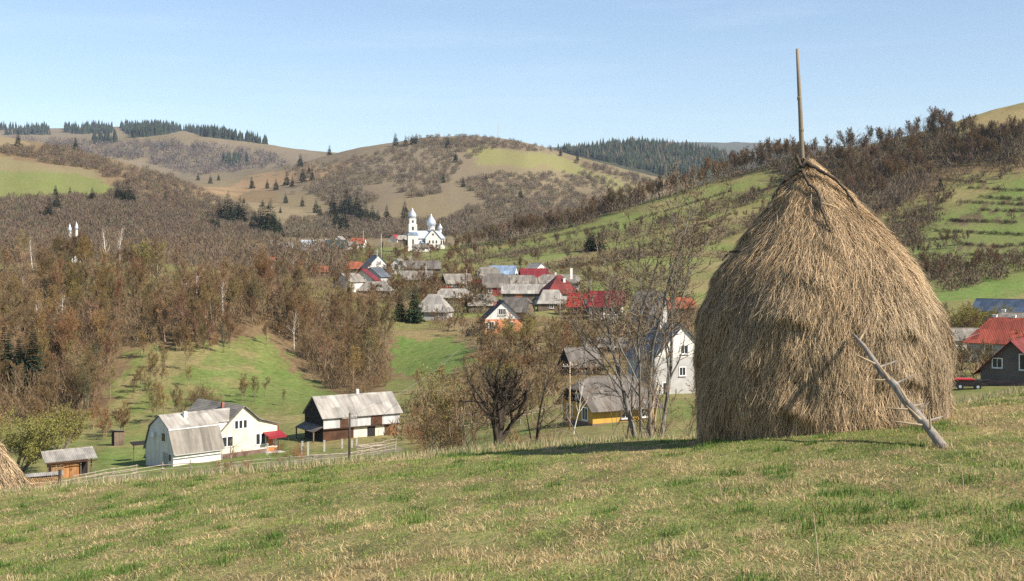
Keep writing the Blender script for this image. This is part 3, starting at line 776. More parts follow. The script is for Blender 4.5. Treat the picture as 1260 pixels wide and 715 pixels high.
# --- village orchard trees and garden shrubs
G_V = 'leafless garden trees between the village houses'
def many(poly, n, kind, name, hr, lab, grp, base, y0, y1, cat='tree', rng=rg, wide=1.0):
    for p in sample(poly, n, rng, y0, y1):
        plant(kind, name, p, rng.uniform(*hr), lab, cat, grp, tints(rng, base), rng=rng, wide=wide)
many([(330, 300), (560, 305), (600, 330), (600, 372), (470, 372), (430, 345), (330, 338)], 120, 'orchard_far', 'garden_tree', (4, 8), 'leafless garden tree between the far village houses', G_V, (0.95, 0.86, 0.74), 330, 700)
many([(430, 345), (470, 355), (600, 345), (600, 385), (480, 385), (450, 372)], 50, 'orchard_far', 'garden_tree', (3.5, 7), 'leafless garden tree between the far village houses', G_V, (0.95, 0.86, 0.74), 280, 600)
many([(560, 325), (760, 330), (850, 345), (850, 385), (700, 378), (560, 372)], 80, 'orchard_far', 'garden_tree', (3, 6), 'leafless garden tree between the far village houses', G_V, (0.95, 0.86, 0.74), 280, 600)
many([(480, 385), (600, 408), (660, 400), (860, 388), (860, 440), (700, 448), (640, 470), (590, 470), (585, 425), (545, 412)], 110, 'orchard', 'thicket_tree', (3.5, 7), 'bare brown tree in the thicket below the orange walled house', 'thicket trees below the orange walled house', (1.0, 0.92, 0.78), 180, 330)
many([(490, 472), (590, 455), (690, 462), (690, 500), (640, 530), (540, 535), (500, 500)], 34, 'olive', 'streamside_tree', (3, 5), 'olive brown tree along the stream beyond the barn', 'olive brown trees along the stream', (1.0, 1.0, 0.85), 140, 260)
many([(500, 548), (530, 556), (560, 548), (540, 520), (505, 515)], 14, 'shrub', 'barn_shrub', (2.2, 3.8), 'brown leafless shrub beside the grey barn', 'brown shrubs beside the barn', (1.25, 0.98, 0.72), 110, 200, 'shrub')
many([(270, 560), (375, 552), (380, 570), (272, 584)], 22, 'shrub', 'fence_shrub', (1.0, 2.0), 'low reddish shrub along the farm fence', 'low reddish shrubs along the farm fence', (1.3, 1.0, 0.75), 100, 160, 'shrub')
many([(205, 520), (300, 480), (330, 482), (370, 500), (240, 500)], 8, 'olive', 'lawn_tree', (3, 5), 'small olive brown tree on the lawn behind the farmhouse', 'small trees on the lawn behind the farmhouse', (1, 1, 0.9), 160, 260)
many([(128, 522), (140, 442), (200, 430), (236, 462), (246, 498), (200, 525)], 26, 'olive', 'lawn_tree', (3.5, 7), 'olive brown bushy tree on the rough grass beside the wood', 'olive brown trees on the rough grass beside the wood', (1, 0.98, 0.85), 160, 290)
many([(222, 508), (270, 506), (268, 488), (230, 488)], 12, 'shrub', 'lawn_shrub', (2.5, 4.2), 'dark brown shrub right behind the farmhouse roof', 'dark shrubs right behind the farmhouse', (0.75, 0.72, 0.6), 160, 260, 'shrub')
many([(200, 432), (260, 440), (300, 425), (330, 425), (300, 408), (240, 412)], 22, 'bare', 'edge_tree', (4, 8), 'bare brown tree on the upper edge of the lawn', 'bare trees on the upper edge of the lawn', (1.05, 0.98, 0.85), 160, 330)
many([(0, 545), (0, 525), (110, 520), (180, 535), (140, 548)], 20, 'orchard', 'yard_tree', (3, 6), 'bare brown tree at the foot of the wood behind the outhouse', 'bare trees at the foot of the wood', (1.15, 0.95, 0.75), 140, 240)
many([(1165, 470), (1165, 400), (1230, 400), (1262, 440), (1220, 465)], 26, 'orchard', 'garden_tree', (3.5, 6), 'bare brown tree in the gardens before the red roofed house', 'bare garden trees before the red roofed house', (0.95, 0.9, 0.8), 140, 330)
# --- right hillside: tree belt on the shoulder, wood under the summit, hedgerow trees
belt = []
for i in range(130):
    t = (i + rg.random()) / 130
    px = 560 + t * 420; line = np.interp(px, [560, 640, 700, 780, 880, 960, 1000], [306, 291, 277, 252, 221, 199, 188])
    p = hit(px, line + rg.uniform(-1, 5), 480, 720)
    if p: plant('bare_far', 'ridge_tree', p, rg.uniform(8, 15) * (0.75 + 0.25 * t), 'bare reddish brown tree in the belt along the hill shoulder', group='trees of the belt along the hill shoulder', tint=tints(rg, (1.08, 1.06, 1.0)), rng=rg)
for p in sample([(1000, 192), (1060, 178), (1150, 156), (1180, 172), (1230, 168), (1262, 170), (1262, 196), (1180, 206), (1150, 222), (1100, 240), (1060, 262), (1020, 262), (985, 235), (960, 212)], 210, rg, 420, 720):
    plant('bare_far', 'hillside_tree', p, rg.uniform(7, 13.5), 'bare dark brown tree in the wood under the bare summit', group='trees of the wood under the bare summit', tint=tints(rg, (0.98, 0.97, 0.94)), rng=rg)
for line, n, hgt in ([((560, 322), (640, 306), (760, 288), (900, 256), (980, 222)), 40, (3.5, 7)], [((700, 310), (800, 300), (900, 278), (960, 250)), 26, (3, 6)], [((600, 335), (720, 318), (800, 312), (880, 300)), 18, (3, 6)],
                  [((1060, 286), (1120, 272), (1150, 258), (1170, 246)), 22, (3, 6.5)], [((1105, 318), (1150, 312), (1185, 300)), 14, (3, 6)], [((1225, 225), (1262, 212)), 5, (5, 8)], [((1130, 345), (1180, 338), (1240, 330)), 10, (4, 7)]):
    L = np.array(line, float)
    for k in range(n):
        t = (k + rg.random()) / n * (len(L) - 1); i = min(int(t), len(L) - 2); q = L[i] + (L[i + 1] - L[i]) * (t - i)
        p = hit(q[0] + rg.normal(0, 3), q[1] + rg.normal(0, 1.6), 300, 700)
        if p: plant('orchard_far' if rg.random() < 0.5 else 'bare_far', 'hedgerow_tree', p, rg.uniform(*hgt), 'bare brown tree in the hedgerows across the green hillside', group='hedgerow trees across the green hillside', tint=tints(rg, (0.95, 0.95, 0.95)), rng=rg)
for px, py, h, lab in ((1152, 152, 11.5, 'lone leafless tree on the skyline above the wood'), (1137, 345, 9, 'leafless tree beside the haystack on the terraced hillside'), (1160, 345, 8, 'forked leafless tree on the terraced hillside'), (1198, 340, 8, 'spindly tree between two others on the terraces'), (1226, 338, 9.5, 'wide leafless tree on the terraces above the navy roof'),
                       (1060, 172, 7, 'small bare tree on the hill crest beside the haystack pole'), (1035, 178, 6.5, 'thin bare tree on the low part of the hill crest')):
    p = hit(px, py, 280, 720)
    if p: plant('bare', 'bare_tree', p, h, lab, tint=tints(rg, (0.8, 0.7, 0.62)), rng=rg)
for px, py in ((1120, 178), (1126, 178)):
    p = hit(px, py, 400, 720); 
    if p: plant('birch', 'birch_tree', p, 13, 'pair of white birches with orange twigs in the wood under the summit', group='two birches under the summit', rng=rg)
for px, py, h, w_ in ((727, 308, 9, 2.0), (738, 308, 8, 2.0), (574, 297, 8, 1.0), (571, 298, 5, 2.0), (578, 293, 8, 1.0), (1168, 155, 5, 1.4), (1058, 225, 9, 1.6), (1158, 235, 6, 1.4)):
    p = hit(px, py, 300, 720)
    if p: plant('spruce', 'spruce_tree', p, h, 'dark green conifer standing alone on the green hillside', group='lone conifers on the green hillside', wide=w_, rng=rg)
for px, py, h, lab in ((492, 395, 6.2, 'shorter of the two dark spruces in the village'), (511, 397, 8.0, 'taller of the two dark spruces in the village beside the pale hipped roof')):
    plant('spruce', 'spruce_tree', hit(px, py, 180, 420), h * 1.12, lab, rng=rg, wide=1.5, tint=(1.5, 1.5, 1.3))
# --- spruces dotted over the mid-left and centre hills
G_S = 'spruces dotted over the far hills'
dots = [(18, 164, 12), (22, 180, 14), (38, 170, 20), (73, 176, 14), (94, 186, 12), (102, 186, 14), (127, 188, 22), (133, 190, 12), (143, 194, 16), (154, 196, 12), (160, 197, 14), (165, 199, 15), (170, 201, 12), (176, 203, 12), (181, 204, 12),
        (208, 212, 14), (214, 216, 12), (145, 252, 17), (152, 254, 14), (158, 252, 18), (163, 254, 14), (68, 262, 14), (60, 272, 12), (112, 248, 9), (87, 243, 8), (68, 240, 7), (203, 250, 8),
        (270, 275, 16), (277, 277, 17), (284, 276, 18), (291, 277, 18), (297, 278, 20), (262, 282, 10), (268, 286, 12), (310, 288, 14), (318, 290, 16), (325, 290, 18), (331, 292, 18), (338, 291, 15), (344, 291, 14), (313, 278, 10),
        (244, 222, 14), (258, 226, 14), (270, 222, 12), (310, 232, 14), (328, 232, 12), (340, 234, 14), (352, 228, 16), (360, 230, 16), (369, 206, 20), (372, 224, 18), (384, 222, 16), (380, 214, 14),
        (400, 190, 15), (405, 191, 14), (410, 188, 16), (435, 183, 16), (452, 180, 26), (457, 179, 28), (461, 178, 22), (466, 177, 24), (472, 176, 20), (486, 180, 20), (500, 180, 16), (508, 178, 14), (512, 177, 14), (523, 168, 14), (530, 166, 20),
        (550, 182, 14), (561, 200, 18), (610, 168, 12), (652, 174, 14), (662, 178, 10), (676, 184, 8), (690, 192, 10), (710, 198, 10), (598, 224, 12), (640, 245, 12), (545, 225, 10), (570, 230, 12),
        (352, 250, 10), (372, 254, 12), (388, 262, 12), (395, 266, 10), (410, 268, 16), (418, 270, 18), (425, 268, 20), (432, 270, 16), (438, 268, 22), (442, 272, 18), (450, 274, 14), (458, 276, 16), (466, 276, 12), (475, 272, 10), (500, 270, 12),
        (332, 257, 8), (322, 254, 8), (344, 262, 8), (300, 250, 7), (296, 262, 9), (415, 283, 16), (422, 286, 14)]
for px, py, h in dots:
    p = hit(px + rg.normal(0, 0.8), py, 640, 2150)
    if p: plant('spruce_far', 'hill_spruce', p, h * (1.35 if py > 262 and px < 350 or px > 400 and py > 262 else 1.08) * rg.uniform(0.75, 1.15), 'small dark spruce dotted over the far brown hills', group=G_S, rng=rg, wide=1.3)

# --- masses nobody could count: scrub on the hills, forests on the far ranges
def scrub_mass(name, pts, cols, size, ntri, mat, rng, flat=0.75, thick=0.07):
    """one mesh: for each point a clump of thin upright slivers"""
    n = len(pts)
    P = np.array([tuple(p) for p in pts])[:, None, :]; S = np.array(size)[:, None, None]
    S = S * (1 + 0.0 * P[..., :1]); th = rng.uniform(0, 6.283, (n, ntri)); rr = np.sqrt(rng.random((n, ntri)))
    cx = np.stack([np.cos(th) * rr, np.sin(th) * rr, rng.random((n, ntri)) * flat * (1.1 - 0.5 * rr)], -1) * S * 0.5 * np.array((1, 1, 2.0)) + P
    d = rng.normal(size=(n, ntri, 3)); d[..., 2] = np.abs(d[..., 2]) + 0.9; d /= np.linalg.norm(d, axis=-1, keepdims=True)
    L = S * rng.uniform(0.14, 0.42, (n, ntri, 1))
    q = np.cross(d, rng.normal(size=(n, ntri, 3))); q /= np.linalg.norm(q, axis=-1, keepdims=True) + 1e-9
    wq = S * thick * rng.uniform(0.5, 1.2, (n, ntri, 1)) * 0.5
    Vv = np.stack([cx - q * wq, cx + q * wq, cx + d * L], 2).reshape(-1, 3)
    cc = np.asarray(cols)[:, None, :] * rng.uniform(0.85, 1.15, (n, ntri, 1))
    cc = np.repeat(cc.reshape(-1, 3), 3, axis=0)
    fc = np.arange(len(Vv)).reshape(-1, 3)
    return tag(obj_from(name, np_mesh(name, Vv, fc, mat, False, cc)), kind='stuff')
M['scrub'] = tinted('leafless_scrub', amount=0.25)
rs = np.random.default_rng(31)
def clumps(polys, rng, dens, y0, y1, base, hgt):
    pts, cols, size = [], [], []
    for poly, n in polys:
        for p in sample(poly, int(n * dens), rng, y0, y1):
            pts.append(p); size.append(rng.uniform(*hgt))
            cols.append(np.array(base) * rng.uniform(0.84, 1.16) * (1 + rng.normal(0, 0.05, 3)))
    return pts, cols, size
BR = (0.145, 0.11, 0.074); PU = (0.15, 0.118, 0.08)
a = clumps([([(-60, 182), (0, 183), (75, 182), (146, 204), (205, 216), (250, 238), (330, 268), (350, 288), (300, 296), (150, 280), (-60, 268), (-60, 250), (60, 244), (130, 244), (148, 232), (118, 210), (60, 202), (0, 190)], 1000),
            ([(150, 240), (250, 250), (340, 290), (340, 300), (-60, 300), (-60, 255), (60, 248)], 1000)], rs, 1.4, 640, 1480, BR, (4.5, 8))
scrub_mass('hillside_scrub', *a, 120, M['scrub'], rs, thick=0.055)
a = clumps([([(440, 190), (540, 172), (640, 178), (600, 186), (570, 200), (540, 240), (500, 245), (480, 225), (430, 230), (410, 250), (380, 240), (420, 205)], 420),
            ([(560, 225), (620, 212), (720, 240), (800, 260), (760, 285), (600, 285), (540, 280), (560, 262), (600, 250)], 620),
            ([(640, 215), (720, 212), (800, 240), (790, 250), (700, 235)], 120), ([(420, 262), (480, 270), (560, 275), (600, 290), (420, 296), (340, 292), (360, 272)], 420), ([(370, 232), (440, 232), (470, 245), (430, 262), (400, 250)], 90),
            ([(700, 195), (780, 215), (840, 236), (780, 228), (720, 210)], 80), ([(500, 172), (560, 165), (680, 180), (700, 190), (600, 182), (520, 182)], 130), ([(350, 205), (440, 195), (440, 215), (360, 240)], 70)], rs, 1.5, 640, 2150, PU, (4.5, 8))
scrub_mass('centre_hill_scrub', *a, 100, M['scrub'], rs, thick=0.06)
a = clumps([([(0, 172), (120, 178), (210, 175), (330, 190), (360, 205), (230, 218), (180, 200), (0, 182)], 420)], rs, 1.0, 2150, 3700, (0.14, 0.115, 0.10), (14, 26))
scrub_mass('far_hill_scrub', *a, 50, M['scrub'], rs)
a = clumps([([(-60, 300), (330, 300), (420, 312), (420, 345), (330, 342), (120, 332), (-60, 338)], 750)], rs, 1.0, 415, 720, (0.145, 0.108, 0.068), (4, 8))
scrub_mass('wood_beyond_the_crest', *a, 70, M['scrub'], rs, flat=1.1, thick=0.05)
a = clumps([([(330, 298), (600, 300), (600, 372), (470, 372), (430, 345), (330, 338)], 300), ([(560, 325), (850, 340), (850, 385), (700, 385), (560, 372)], 160), ([(440, 350), (600, 350), (600, 395), (480, 390)], 120)], rs, 1.0, 270, 640, (0.14, 0.112, 0.064), (2, 4.5))
scrub_mass('garden_scrub', *a, 60, M['scrub'], rs, thick=0.06)
a = clumps([([(560, 308), (640, 288), (700, 272), (780, 246), (880, 216), (1000, 186), (1000, 196), (880, 228), (780, 258), (640, 300)], 130)], rs, 1.0, 470, 760, (0.14, 0.105, 0.075), (4, 8))
scrub_mass('shoulder_scrub', *a, 60, M['scrub'], rs, flat=1.0, thick=0.05)
a = clumps([([(960, 203), (1010, 190), (1060, 182), (1120, 170), (1160, 160), (1190, 176), (1262, 176), (1262, 202), (1180, 210), (1130, 243), (1060, 275), (1005, 268), (980, 240)], 420)], rs, 1.0, 400, 720, (0.135, 0.107, 0.072), (5, 9))
scrub_mass('summit_wood_brush', *a, 90, M['scrub'], rs, flat=1.1, thick=0.028)
# undergrowth in the near wood, thickets in the valley, hedges across the right hillside
a = clumps([(WOOD, 900), ([(440, 378), (600, 400), (860, 385), (860, 470), (700, 470), (640, 520), (560, 520), (560, 470), (600, 430), (560, 412)], 260), ([(490, 545), (500, 490), (580, 480), (690, 470), (690, 500), (600, 530)], 90),
            ([(1165, 480), (1165, 400), (1262, 400), (1262, 440), (1210, 470)], 50)], rs, 1.0, 110, 420, (0.175, 0.122, 0.068), (1.8, 4.2))
a2 = clumps([(WOOD, 520)], rs, 1.0, 150, 420, (0.17, 0.118, 0.066), (4, 6.5))
scrub_mass('wood_brush', *a2, 80, M['scrub'], rs, flat=1.1, thick=0.016)
scrub_mass('undergrowth', *a, 46, M['scrub'], rs, thick=0.05)
pts, cols, size = clumps([([(560, 322), (700, 298), (830, 268), (980, 216), (980, 232), (830, 284), (700, 312), (570, 330)], 260), ([(640, 335), (760, 312), (870, 290), (960, 255), (960, 270), (870, 304), (760, 327)], 190), ([(560, 312), (980, 210), (980, 300), (860, 340), (600, 340)], 70), ([(1060, 300), (1110, 275), (1165, 262), (1130, 310), (1090, 330)], 130), ([(1000, 262), (1060, 262), (1150, 222), (1262, 196), (1262, 205), (1170, 236), (1130, 285), (1040, 300)], 200), ([(1110, 325), (1180, 318), (1262, 312), (1262, 338), (1160, 362)], 150),
                          ([(1180, 170), (1262, 150), (1262, 190), (1180, 200)], 120), ([(1050, 270), (1262, 210), (1262, 320), (1100, 330)], 16)], rs, 1.0, 280, 720, (0.135, 0.10, 0.066), (2.5, 5))
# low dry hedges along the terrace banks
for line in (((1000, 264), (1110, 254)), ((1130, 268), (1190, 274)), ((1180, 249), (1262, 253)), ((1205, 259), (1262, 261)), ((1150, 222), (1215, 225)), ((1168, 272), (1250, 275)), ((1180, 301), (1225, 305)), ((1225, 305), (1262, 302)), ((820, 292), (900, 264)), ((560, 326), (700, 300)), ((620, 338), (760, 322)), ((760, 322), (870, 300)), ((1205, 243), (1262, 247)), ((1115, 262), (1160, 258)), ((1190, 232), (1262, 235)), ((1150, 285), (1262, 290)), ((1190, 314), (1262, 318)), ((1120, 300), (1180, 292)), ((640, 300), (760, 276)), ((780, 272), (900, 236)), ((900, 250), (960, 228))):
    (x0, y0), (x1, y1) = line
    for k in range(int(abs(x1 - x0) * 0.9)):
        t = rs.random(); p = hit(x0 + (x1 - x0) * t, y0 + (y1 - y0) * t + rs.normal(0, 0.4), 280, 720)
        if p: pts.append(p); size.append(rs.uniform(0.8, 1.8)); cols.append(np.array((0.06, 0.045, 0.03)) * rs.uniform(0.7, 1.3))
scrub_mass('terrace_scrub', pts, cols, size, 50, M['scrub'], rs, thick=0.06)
# far conifer forests: jagged little spires in one mesh
def forest(name, pts, hs, cols, mat, rng):
    Vv, Ff, Cc = [], [], []
    for p, h, c in zip(pts, hs, cols):
        o = len(Vv); r_ = h * rng.uniform(0.19, 0.30); ph = rng.uniform(0, 6.28)
        for tier, (zb, zt, rk) in enumerate(((0.0, 0.62, 1.0), (0.33, 1.0, 0.62))):
            oo = len(Vv)
            for k in range(6):
                a_ = ph + k * 1.047 + tier * 0.5; rr_ = r_ * rk * (1.0 if k % 2 else 0.6)
                Vv.append((p[0] + rr_ * math.cos(a_), p[1] + rr_ * math.sin(a_), p[2] + h * zb - (2 if tier == 0 else 0)))
            Vv.append((p[0], p[1], p[2] + h * zt))
            for k in range(6): Ff.append((oo + k, oo + (k + 1) % 6, oo + 6))
        Cc += [c] * (len(Vv) - o)
    return tag(obj_from(name, np_mesh(name, np.array(Vv), np.array(Ff), mat, False, np.array(Cc))), kind='stuff')
M['forest'] = tinted('far_conifers', amount=0.2)
def fpts(polys, rng, y0, y1, hr, base, brown=0.0):
    P, H_, C_ = [], [], []
    for poly, n in polys:
        for p in sample(poly, n, rng, y0, y1):
            nz_ = float(fbm(np.array([p.x / 160.0]), np.array([p.y / 160.0]), 3)[0])
            if nz_ < 0.38 and rng.random() < 0.8: continue
            P.append(p); H_.append(rng.uniform(*hr) * (0.55 + 0.9 * nz_) * (0.6 if rng.random() < 0.3 else 1.0)); c = np.array(base) * rng.uniform(0.7, 1.35)
            if rng.random() < brown: c = np.array((0.10, 0.07, 0.05)) * rng.uniform(0.8, 1.2)
            C_.append(c)
    return P, H_, C_
P, H_, C_ = fpts([([(680, 186), (740, 178), (860, 180), (905, 195), (900, 212), (860, 222), (820, 216), (760, 202)], 2300)], rs, 2150, 3700, (15, 27), (0.024, 0.034, 0.018), 0.12)
forest('far_spruce_forest', P, H_, C_, M['forest'], rs)
P, H_, C_ = fpts([([(-40, 157), (60, 156), (62, 166), (0, 166)], 240), ([(78, 158), (110, 156), (138, 158), (138, 165), (80, 165)], 200), ([(146, 154), (200, 153), (230, 160), (200, 166), (165, 170), (150, 160)], 480), ([(225, 160), (260, 163), (340, 177), (330, 178), (250, 168)], 400),
                  ([(115, 172), (146, 172), (146, 178), (115, 178)], 40), ([(268, 196), (300, 192), (312, 202), (280, 208)], 60)], rs, 2150, 5200, (17, 32), (0.022, 0.032, 0.02))
forest('ridge_spruce_forest', P, H_, C_, M['forest'], rs)
# ------------------------------------------------------------------ houses
def window(parent, side, u, z, w, h, L, W, frame='frame_white', pos=None, door=None, bars=1):
    """a framed window (or door leaf) on a wall: side F/B/L/R of a box L x W centred on the origin; u along the wall"""
    g, p = MB(), MB()
    t = 0.05
    def bx(mb, a0, a1, z0, z1, d0, d1):
        if side == 'F': mb.box(a0, a1, -W / 2 - d1, -W / 2 - d0, z0, z1)
        elif side == 'B': mb.box(a0, a1, W / 2 + d0, W / 2 + d1, z0, z1)
        elif side == 'L': mb.box(-L / 2 - d1, -L / 2 - d0, a0, a1, z0, z1)
        else: mb.box(L / 2 + d0, L / 2 + d1, a0, a1, z0, z1)
    e = max(0.07, min(0.13, w * 0.12))
    if door:
        bx(g, u - w / 2, u + w / 2, z, z + h, 0.01, 0.06)
        return g.build('door', M[door], parent)
    bx(g, u - w / 2 - e, u + w / 2 + e, z - e, z, 0.01, 0.08); bx(g, u - w / 2 - e, u + w / 2 + e, z + h, z + h + e, 0.01, 0.07)
    bx(g, u - w / 2 - e, u - w / 2, z, z + h, 0.01, 0.07); bx(g, u + w / 2, u + w / 2 + e, z, z + h, 0.01, 0.07)
    for k in range(bars):
        c = u - w / 2 + w * (k + 1) / (bars + 1)
        bx(g, c - 0.03, c + 0.03, z, z + h, 0.01, 0.06)
    f = g.build('window', M[frame], parent)
    sl_ = MB(); 
    if side == 'F': sl_.box(u - w / 2 - e - .06, u + w / 2 + e + .06, -W / 2 - .2, -W / 2 - .01, z - e - .06, z - e - .005)
    elif side == 'L': sl_.box(-L / 2 - .2, -L / 2 - .01, u - w / 2 - e - .06, u + w / 2 + e + .06, z - e - .06, z - e - .005)
    if sl_.v: sl_.build('sill', M['concrete'], f)
    bx(p, u - w / 2, u + w / 2, z, z + h, 0.005, 0.03)
    p.build('pane', M['pane'], f)
    return f

def roof_on(root, kind, L, W, h, rise, mat, ov=0.4, t=0.10, hip=0.0, cut=0.0):
    """roof slabs: 'gable', 'hip' (ridge shortened by hip at each end), 'halfhip' (only the top part of the gable hipped)"""
    mb = MB(); y = W / 2 + ov; dz = rise * ov / (W / 2); a = L / 2 + ov * 0.8
    z0, z1 = h - dz, h + rise
    if kind == 'gable':
        mb.polyslab([(-a, -y, z0), (a, -y, z0), (a, 0, z1), (-a, 0, z1)], t)
        mb.polyslab([(a, y, z0), (-a, y, z0), (-a, 0, z1), (a, 0, z1)], t)
    elif kind == 'hip':
        r = max(L / 2 - hip, 0.05); a = L / 2 + ov
        mb.polyslab([(-a, -y, z0), (a, -y, z0), (r, 0, z1), (-r, 0, z1)], t)
        mb.polyslab([(a, y, z0), (-a, y, z0), (-r, 0, z1), (r, 0, z1)], t)
        mb.polyslab([(-a, y, z0), (-a, -y, z0), (-r, 0, z1)], t)
        mb.polyslab([(a, -y, z0), (a, y, z0), (r, 0, z1)], t)
    else:
        k = 1 - cut; zc = z0 + (z1 - z0) * k; yc = y * (1 - k); r = a - hip
        mb.polyslab([(-a, -y, z0), (a, -y, z0), (a, -yc, zc), (r, 0, z1), (-r, 0, z1), (-a, -yc, zc)], t)
        mb.polyslab([(a, y, z0), (-a, y, z0), (-a, yc, zc), (-r, 0, z1), (r, 0, z1), (a, yc, zc)], t)
        mb.polyslab([(-a, yc, zc), (-a, -yc, zc), (-r, 0, z1)], t)
        mb.polyslab([(a, -yc, zc), (a, yc, zc), (r, 0, z1)], t)
    rf = mb.build('roof', M[mat], root)
    if kind != 'hip':
        rd = MB(); rr = a if kind == 'gable' else a - hip
        rd.tube([(-rr, 0, z1 + t), (rr, 0, z1 + t)], 0.10, 6)
        rd.build('ridge_cap', M[mat], rf)
    return rf

def house(name, label, px, py, L, W, h, rise, yaw, wall, roof, gable=None, kind='gable', hip=0.0, cut=0.35, wins=(), chim=(), cat='house', ov=0.4, group=None, plinth=None, Y=None, gable_z=None, y0=60, band=None, base=1.6):
    p = at(px, Y) if Y else hit2(px, py, y0, 900)
    root = thing(name, label, cat, p, R(yaw) - math.atan((px - CX) / F), group)      # yaw as seen from the meadow
    w = MB(); w.box(-L / 2, L / 2, -W / 2, W / 2, -base, h); w.build('wall', M[wall], root)
    if kind != 'hip':
        for s in (-1, 1):
            g = MB(); yt = 0.0
            a0, a1 = (-L / 2, -L / 2 + 0.22) if s < 0 else (L / 2 - 0.22, L / 2)
            if kind == 'gable': poly = [(-W / 2, h + 0.004), (W / 2, h + 0.004), (0, h + rise)]
            else:
                k = 1 - cut; poly = [(-W / 2, h + 0.004), (W / 2, h + 0.004), (W / 2 * cut, h + rise * k), (-W / 2 * cut, h + rise * k)]
            g.prism(poly, 'x', a0, a1); g.build('gable', M[gable or wall], root)
    roof_on(root, kind, L, W, h, rise, roof, ov, hip=hip, cut=cut)
    if plinth:
        q = MB(); q.box(-L / 2 - .04, L / 2 + .04, -W / 2 - .04, W / 2 + .04, -base, plinth); q.build('plinth', M['plinth'], root)
    if band:                       # a coloured part of the front wall: (u0, u1, z0, z1, material)
        for (u0, u1, z0, z1, mt) in band:
            q = MB(); q.box(u0, u1, -W / 2 - 0.05, -W / 2 - 0.004, z0, z1); q.build('wall_panel', M[mt], root)
    for wn in wins:
        window(root, *wn[:5], L, W, **(wn[5] if len(wn) > 5 else {}))
    for (u, v, hh, mt) in chim:
        c = MB(); zr = h + rise * (1 - abs(v) / (W / 2)); c.box(u - .3, u + .3, v - .3, v + .3, zr - 0.5, zr + hh); c.box(u - .36, u + .36, v - .36, v + .36, zr + hh, zr + hh + 0.12)
        c.build('chimney', M[mt], root)
    return root

def ww(side, n, span, z, w, h, **k):
    return [(side, -span / 2 + span * i / max(n - 1, 1) if n > 1 else 0.0, z, w, h, k) for i in range(n)]

